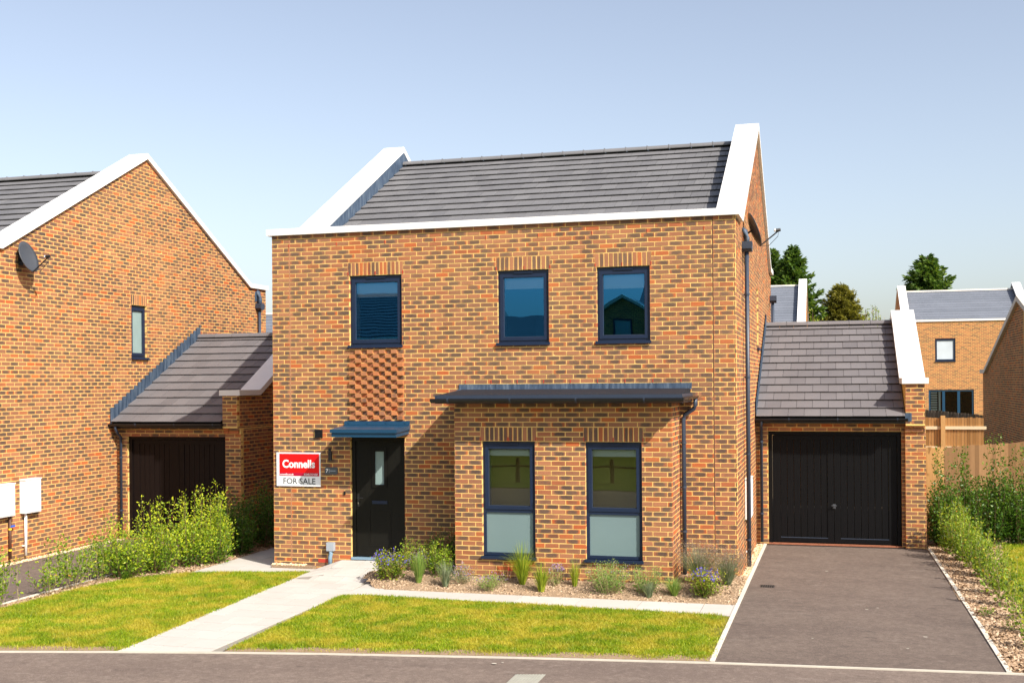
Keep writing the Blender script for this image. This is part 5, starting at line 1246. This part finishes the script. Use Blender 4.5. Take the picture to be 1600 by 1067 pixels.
def tuft(name, label, cat, base, h, n, spread, mat, w=0.006, droop=0.5, seeds=None, group=None):
    t = thing(name, label, cat, base, group); b = np.array(base); V, C, FP = [], [], []
    for k in range(n):
        an = random.uniform(0, 6.283); q = random.random()**0.7; hh = h*random.uniform(0.55, 1.0); d = np.array((math.cos(an), math.sin(an), 0)); sd_ = np.array((-d[1], d[0], 0))
        f = b+d*0.04*random.random(); pts = []
        for s in np.linspace(0, 1, 4):
            pts.append(f+d*spread*q*(s**1.4)+np.array((0, 0, hh*(s-droop*q*0.45*s**3))))
        c = random.random()
        for i in range(3):
            w0, w1 = w*(1-i/3.2), w*(1-(i+1)/3.2)
            V += [pts[i]-sd_*w0, pts[i]+sd_*w0, pts[i+1]+sd_*w1, pts[i+1]-sd_*w1]; C += [c]*4
        FP.append(pts[-1])
    fast_mesh('blades', np.array(V), np.arange(len(V)).reshape(-1, 4), mat, t, np.array(C))
    if seeds:
        FP = np.array(FP); k = FP[RNG.random(len(FP)) < seeds[2]]; m = seeds[3]; PP = np.repeat(k, m, 0)+RNG.normal(0, 1, (len(k)*m, 3))*np.array((0.006, 0.006, seeds[4]))
        leaf_mesh('flower_spikes', PP, RNG.normal(0, 1, (len(PP), 3))+np.array((0, 0, 0.6)), np.full(len(PP), seeds[1]), seeds[0], t, RNG.random(len(PP)), 0.6)['kind'] = 'stuff'
    return t
SZ = 0.0
def bz(x, y): return bed_z(x, y)-0.01
G = 'plants in the front flower bed'
def P2(x, y): return (x, y, bz(x, y))
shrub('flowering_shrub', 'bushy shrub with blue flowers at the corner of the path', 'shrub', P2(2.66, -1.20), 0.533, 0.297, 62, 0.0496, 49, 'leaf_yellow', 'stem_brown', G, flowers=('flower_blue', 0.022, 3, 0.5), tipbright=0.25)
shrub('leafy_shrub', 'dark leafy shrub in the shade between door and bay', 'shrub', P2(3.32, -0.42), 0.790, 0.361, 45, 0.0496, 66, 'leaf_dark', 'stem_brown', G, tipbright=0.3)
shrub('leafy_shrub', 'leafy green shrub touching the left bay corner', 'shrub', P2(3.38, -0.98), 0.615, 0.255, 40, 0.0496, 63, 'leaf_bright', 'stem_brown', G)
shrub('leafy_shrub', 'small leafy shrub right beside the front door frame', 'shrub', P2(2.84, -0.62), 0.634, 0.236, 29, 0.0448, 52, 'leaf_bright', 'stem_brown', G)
tuft('lavender', 'lavender tuft in front of the leafy shrubs by the door', 'lavender', P2(3.18, -1.32), 0.561, 247, 0.196, 'leaf_mint', 0.0055, 0.2, ('flower_lilac', 0.012, 0.12, 6, 0.02), G)
tuft('lavender', 'small grey lavender nearest the left bay corner', 'lavender', P2(3.66, -1.42), 0.439, 209, 0.196, 'leaf_grey', 0.0055, 0.2, ('leaf_mint', 0.012, 0.15, 5, 0.02), G)
shrub('catmint', 'purplish catmint at the foot of the left bay corner', 'plant', P2(3.88, -1.24), 0.342, 0.212, 35, 0.0260, 37, 'leaf_grey', 'stem_pale', G, flowers=('flower_lilac', 0.014, 4, 0.6))
shrub('catmint', 'low catmint mound under the left bay window', 'plant', P2(4.38, -1.44), 0.317, 0.260, 40, 0.0283, 40, 'leaf_mint', 'stem_pale', G, flowers=('flower_lilac', 0.014, 3, 0.5))
tuft('ornamental_grass', 'tall arching ornamental grass under the left bay window', 'grass', P2(4.84, -1.22), 0.805, 228, 0.414, 'leaf_grass', 0.0066, 0.95, None, G)
tuft('ornamental_grass', 'upright ornamental grass between the two bay windows', 'grass', P2(5.20, -1.46), 0.561, 190, 0.207, 'leaf_grass', 0.0066, 0.7, None, G)
shrub('catmint', 'small plant with purple flower tips between the bay windows', 'plant', P2(5.36, -1.18), 0.415, 0.177, 21, 0.0260, 29, 'leaf_mint', 'stem_pale', G, flowers=('flower_lilac', 0.018, 4, 0.6))
tuft('ornamental_grass', 'thin upright grass left of the right bay window', 'grass', P2(5.66, -1.20), 0.537, 133, 0.161, 'leaf_grass', 0.0044, 0.7, ('leaf_seed', 0.012, 0.3, 4, 0.03), G)
shrub('catmint', 'wide pale green catmint under the right bay window', 'plant', P2(6.22, -1.36), 0.537, 0.378, 70, 0.0307, 58, 'leaf_mint', 'stem_pale', G, flowers=('flower_lilac', 0.012, 2, 0.3))
shrub('catmint', 'pale green catmint right of the right bay window', 'plant', P2(6.78, -1.30), 0.488, 0.260, 45, 0.0307, 52, 'leaf_mint', 'stem_pale', G)
tuft('lavender', 'small grey lavender in front of the right catmint', 'lavender', P2(6.84, -1.50), 0.293, 209, 0.149, 'leaf_grey', 0.0055, 0.2, None, G)
tuft('lavender', 'round grey green lavender before the right bay corner', 'lavender', P2(7.20, -1.40), 0.317, 266, 0.230, 'leaf_mint', 0.0055, 0.2, None, G)
tuft('lavender', 'large faded lavender at the downpipe right of the bay', 'lavender', P2(7.50, -0.80), 0.634, 494, 0.483, 'leaf_grey', 0.0055, 0.2, ('leaf_seed', 0.016, 0.9, 7, 0.04), G)
tuft('lavender', 'brown faded lavender at the corner next to the driveway', 'lavender', P2(7.93, -0.86), 0.561, 418, 0.414, 'leaf_grey', 0.0055, 0.25, ('leaf_seed', 0.016, 0.9, 7, 0.04), G)
shrub('flowering_shrub', 'yellow green shrub dotted with blue flowers near the driveway', 'shrub', P2(7.66, -1.36), 0.498, 0.301, 70, 0.0401, 52, 'leaf_yellow', 'stem_brown', G, flowers=('flower_blue', 0.022, 3, 0.45), tipbright=0.45)
# shrubs along the left drive
GL = 'shrubs between the left lawn and the neighbouring drive'
LS_ = [((-1.98, -1.55, -0.1), 0.86, 0.48, 60, 'spreading bright green shrub nearest the lawn corner at left'),
       ((-1.72, -0.95, -0.1), 0.98, 0.46, 64, 'second bright green shrub in front of the brown garage door'),
       ((-1.55, -0.25, -0.1), 0.98, 0.46, 60, 'third bright green shrub with tall shoots before the garage door'),
       ((-1.50, 0.45, -0.1), 1.08, 0.46, 60, 'tallest bright green shrub with a leggy shoot by the garage'),
       ((-1.22, 0.12, -0.1), 0.92, 0.36, 36, 'yellow green arching shrub nearest the side path')]
for (b, h, r, n, lab) in LS_:
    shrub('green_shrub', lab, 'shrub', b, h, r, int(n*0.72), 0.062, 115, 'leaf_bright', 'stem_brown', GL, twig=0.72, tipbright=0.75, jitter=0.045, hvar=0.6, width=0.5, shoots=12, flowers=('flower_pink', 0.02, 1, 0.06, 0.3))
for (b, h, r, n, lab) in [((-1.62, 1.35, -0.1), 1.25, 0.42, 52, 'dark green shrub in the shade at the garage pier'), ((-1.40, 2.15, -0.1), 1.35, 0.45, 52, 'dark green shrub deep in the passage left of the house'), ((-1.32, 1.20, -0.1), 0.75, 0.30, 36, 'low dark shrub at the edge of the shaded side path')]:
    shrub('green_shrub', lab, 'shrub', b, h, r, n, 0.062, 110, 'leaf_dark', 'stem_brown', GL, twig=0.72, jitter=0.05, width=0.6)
for (b, h, r, n, per, lab) in [((-2.20, -4.35, -0.1), 1.05, 0.22, 10, 40, 'thin leafy sapling at the left picture edge'), ((-2.27, -3.75, -0.1), 0.75, 0.06, 2, 14, 'almost bare twig sapling next to the left edge'), ((-2.22, -3.15, -0.1), 0.72, 0.26, 10, 30, 'open branched sapling in the mulch strip at far left'),
                               ((-2.20, -2.62, -0.1), 1.05, 0.34, 20, 38, 'bushy sapling in the middle of the mulch strip'), ((-2.18, -2.25, -0.1), 0.85, 0.20, 5, 12, 'twiggy leaning sapling with reddish leaves in the mulch strip'), ((-2.16, -1.98, -0.1), 0.92, 0.14, 12, 46, 'slim upright sapling left of the big bright shrubs')]:
    shrub('sapling', lab, 'sapling', b, h, r, n, 0.066, int(per*1.7), 'leaf_wispy', 'stem_pale', 'saplings in the left mulch strip', twig=0.6, jitter=0.03, start=0.2, tipbright=0.1, stem_r=0.0035, curve=0.8, width=0.55)
tuft('weed_tuft', 'dark grassy tuft at the foot of the bright left shrub', 'grass', (-1.78, -1.80, -0.1), 0.22, 60, 0.18, 'leaf_dark', 0.005, 0.5)
# right hand hedge and row of young plants
GH = 'dark hedge plants in front of the brown fence'
for (x, y, h, r, lab) in [(11.50, 4.95, 1.49, 0.36, 'glossy hedge plant touching the garage pier'), (11.95, 5.28, 1.43, 0.40, 'dark hedge plant second from the garage pier'), (12.42, 5.42, 1.59, 0.42, 'dark hedge plant third from the garage pier'),
                          (12.88, 5.55, 1.54, 0.42, 'dark hedge plant fourth from the garage pier'), (13.36, 5.70, 1.56, 0.45, 'dark hedge plant at the right picture edge')]:
    shrub('hedge_plant', lab, 'hedge plant', (x, y, -0.1), h, r, 64, 0.070, 120, 'leaf_dark', 'stem_brown', GH, twig=0.8, width=0.6, shoots=9, hvar=0.45, jitter=0.045, tipbright=0.45, curve=0.15)
GR = 'young plants along the right driveway edge'
rowp = [(11.56, 4.05, 1.10, 0.30, 30, 62, 'bushy yellow green plant nearest the hedge and pier'), (11.66, 3.20, 1.05, 0.30, 28, 60, 'second yellow green plant from the garage pier'), (11.74, 2.40, 0.98, 0.28, 24, 54, 'third yellow green plant from the garage pier'),
        (11.76, 1.60, 0.92, 0.27, 20, 48, 'fourth young plant from the garage pier'), (11.80, 0.80, 0.90, 0.25, 16, 42, 'fifth young plant along the drive, thinner'), (11.78, -0.05, 0.88, 0.24, 14, 38, 'sixth young plant along the drive, open and wispy'),
        (11.80, -0.95, 0.85, 0.24, 12, 34, 'seventh young plant along the drive, wispy'), (11.80, -1.85, 0.82, 0.22, 11, 30, 'eighth young plant along the drive, sparse'), (11.78, -2.75, 0.75, 0.22, 10, 28, 'ninth young plant along the drive, sparse and low'), (11.74, -3.55, 0.55, 0.20, 9, 24, 'last small young plant, closest to the road at right')]
for (x, y, h, r, n, per, lab) in rowp:
    shrub('young_plant', lab, 'plant', (x, y, -0.1), h, r, n, 0.062, int(per*1.5), 'leaf_wispy', 'stem_pale', GR, twig=0.6, width=0.55, stem_r=0.0035, curve=0.7, jitter=0.03, tipbright=0.15, lean=(random.uniform(-.05, .1), 0))
for (x, y, h, r, lab) in [(11.46, -1.75, 0.16, 0.12, 'small green weed in the mulch midway along the drive'), (11.62, -2.55, 0.16, 0.12, 'small green weed near the road end of the mulch')]:
    shrub('weed', lab, 'weed', (x, y, -0.1), h, r, 10, 0.045, 10, 'leaf_bright', 'stem_pale', 'weeds in the right mulch')
# ------------------------------------------------------------------ grass
def grass(name, poly, n, label, hmin=0.016, hmax=0.047, bare=None):
    xs = [p[0] for p in poly]; ys = [p[1] for p in poly]
    X = RNG.uniform(min(xs), max(xs), n*2); Y = RNG.uniform(min(ys), max(ys), n*2)
    ins = np.zeros(len(X), bool); k = len(poly); j = k-1
    for i in range(k):
        xi, yi = poly[i]; xj, yj = poly[j]; c = ((yi > Y) != (yj > Y)) & (X < (xj-xi)*(Y-yi)/(yj-yi+1e-12)+xi); ins ^= c; j = i
    X, Y = X[ins][:n], Y[ins][:n]
    if bare is not None:
        keep = RNG.random(len(X)) < bare(X, Y); X, Y = X[keep], Y[keep]
    X = X+RNG.normal(0, 0.022, len(X)); Y = Y+RNG.normal(0, 0.022, len(X))
    n = len(X)
    pat = 0.5+0.28*np.sin(X*2.3+1.7*np.sin(Y*1.9))+0.22*np.sin(Y*4.1+1.3*np.sin(X*3.3)); cl = np.sin(X*19+2*np.sin(Y*13))*np.sin(Y*23+2*np.sin(X*17)); pat = pat+0.55*np.clip(cl, -0.4, 1)
    h = RNG.uniform(hmin, hmax, n)*(0.8+0.5*np.clip(pat, 0, 1)); a = RNG.uniform(0, 6.283, n); ln = RNG.normal(0, 0.55, (n, 2))*h[:, None]
    w = RNG.uniform(0.0035, 0.0065, n); b = np.stack([X, Y, np.full(n, -0.101)], 1); s = np.stack([np.cos(a), np.sin(a), np.zeros(n)], 1)*w[:, None]
    V = np.stack([b-s, b+s, b+np.stack([ln[:, 0], ln[:, 1], h], 1)], 1)
    lc = np.clip(RNG.normal(0.45, 0.22, n)-0.20*(pat-0.5), 0, 1)
    o = fast_mesh(name, V.reshape(-1, 3), np.arange(3*n).reshape(-1, 3), 'lawn_blade', None, np.repeat(lc, 3)); tag(o, label, 'grass', kind='stuff')
def bare_front(X, Y):
    ky = np.array([kerb_y(x) for x in X]); d = Y-ky; nz = 0.5+0.5*np.sin(X*7.0)*np.sin(X*3.1+1.0)
    return np.clip((d-0.05-0.20*nz)/0.22, 0.06, 1.0)
def bare_r(X, Y): return np.minimum(bare_front(X, Y), np.clip((8.12-X-0.02)/0.25+0.45*np.sin(Y*5)*np.sin(Y*2.2), 0.10, 1.0))
grass('grass', LAWN_R, 180000, 'short sunlit lawn in front of the bay window', bare=bare_r)
grass('grass', LAWN_L, 150000, 'short sunlit lawn left of the front path', bare=bare_front)
grass('grass', [(12.0, -4.6), (14.2, -4.55), (14.2, 5.5), (12.65, 5.5), (12.25, 3.0), (11.98, 1.3), (11.95, -2.0)], 90000, 'bright lawn right of the driveway plants', 0.02, 0.06)
sheet('bare_soil', [(2.40, -5.96), (3.59, -5.745), (5.85, -5.395), (8.10, -5.095), (8.10, -4.80), (5.85, -5.10), (3.59, -5.46), (2.42, -5.72)], -0.096, 'soil')
sheet('bare_soil', [(-2.2, -7.0), (-0.24, -6.55), (1.06, -6.25), (1.05, -6.02), (-0.24, -6.28), (-2.2, -6.72)], -0.096, 'soil')
# ------------------------------------------------------------------ trees behind
def conifer(label, base, h, r, mat, n_br, spray=0.20, bare=0.0, dens=60, lean=(0, 0), taper=1.0, name='conifer_tree', group=None, leader=0.0):
    t = thing(name, label, 'tree', base, group); b = np.array(base); SM = MB(); topp = b+np.array((lean[0], lean[1], h))
    SM.tube([b, b+(topp-b)*0.5, topp], 0.22*r/2.5+0.06, 7, 0.02); P, Dr, S, C = [], [], [], []
    for k in range(n_br):
        s = bare+(1-bare)*(k+random.random())/n_br; z = s; an = k*2.39996+random.uniform(-.4, .4)
        L = r*((1-s)**taper)*random.uniform(0.65, 1.15)+0.18*r*random.random()*(1-s)+0.10
        f = b+(topp-b)*z; d = np.array((math.cos(an), math.sin(an), 0)); up = 0.35*(s-0.35)+random.uniform(-0.1, 0.1)
        def pt(q): return f+d*L*q+np.array((0, 0, L*(up*q+0.22*q*q-0.10*q)))
        SM.tube([pt(0), pt(0.5), pt(1)], 0.03*L/2+0.012, 4, 0.006)
        m = max(6, int(dens*L)); q = RNG.uniform(0.12, 1.0, m); c = np.array([pt(x) for x in q]); sd_ = np.array((-d[1], d[0], 0)); wv_ = L*0.24*(1.05-q)*RNG.normal(0, 1, m)
        c = c+sd_*wv_[:, None]+RNG.normal(0, 0.05, (m, 3))*np.array((1, 1, 1.2))-np.array((0, 0, 1))*np.abs(wv_)[:, None]*0.25
        P.append(c); Dr.append(d*1.0+sd_*np.sign(wv_)[:, None]*0.7+RNG.normal(0, 0.45, (m, 3))+np.array((0, 0, 0.15))); S.append(spray*RNG.uniform(0.6, 1.3, m))
        C.append(np.clip(RNG.normal(0.35, 0.18, m)+0.35*(q-0.5), 0, 1))
    SM.build('trunk', 'bark', t); leaf_mesh('crown', np.concatenate(P), np.concatenate(Dr), np.concatenate(S), mat, t, np.concatenate(C), 0.42, 0.4)
    return t
GT = 'trees behind the houses'
conifer('tall dark conifer right of the main house roofline', (6.45, 70, -0.2), 13.2, 4.7, 'conifer', 230, 0.34, 0.28, 70, (0.35, 0), 0.85, group=GT)
conifer('dark conifer half hidden behind the main house gable', (5.15, 71.5, -0.2), 13.2, 4.4, 'conifer', 200, 0.34, 0.3, 62, (0, 0), 0.8, group=GT)
conifer('golden green rounded conifer above the garage roof', (10.2, 70, -0.2), 10.2, 3.0, 'golden_conifer', 360, 0.20, 0.30, 130, (0, 0), 0.55, group=GT)
conifer('broad dark conifer behind the distant brick house', (16.4, 72, -0.2), 12.3, 5.0, 'conifer', 170, 0.36, 0.40, 62, (0, 0), 0.72, group=GT)
shrub('broadleaf_tree', 'thin pale tree beside the golden conifer', 'tree', (12.3, 69, -0.2), 9.2, 1.7, 60, 0.20, 150, 'leaf_wispy', 'bark', GT, start=0.55, stem_r=0.05, jitter=0.15, twig=0.6)
shrub('broadleaf_tree', 'yellowish tree at the foot of the tall dark conifer', 'tree', (8.2, 68, -0.2), 9.0, 1.5, 70, 0.20, 150, 'leaf_wispy', 'bark', GT, start=0.5, stem_r=0.05, jitter=0.15, twig=0.6)
conifer('small green tree in the gap beside the left house', (-19.0, 40, -0.2), 8.6, 3.0, 'conifer', 120, 0.36, 0.3, 60, group=GT)
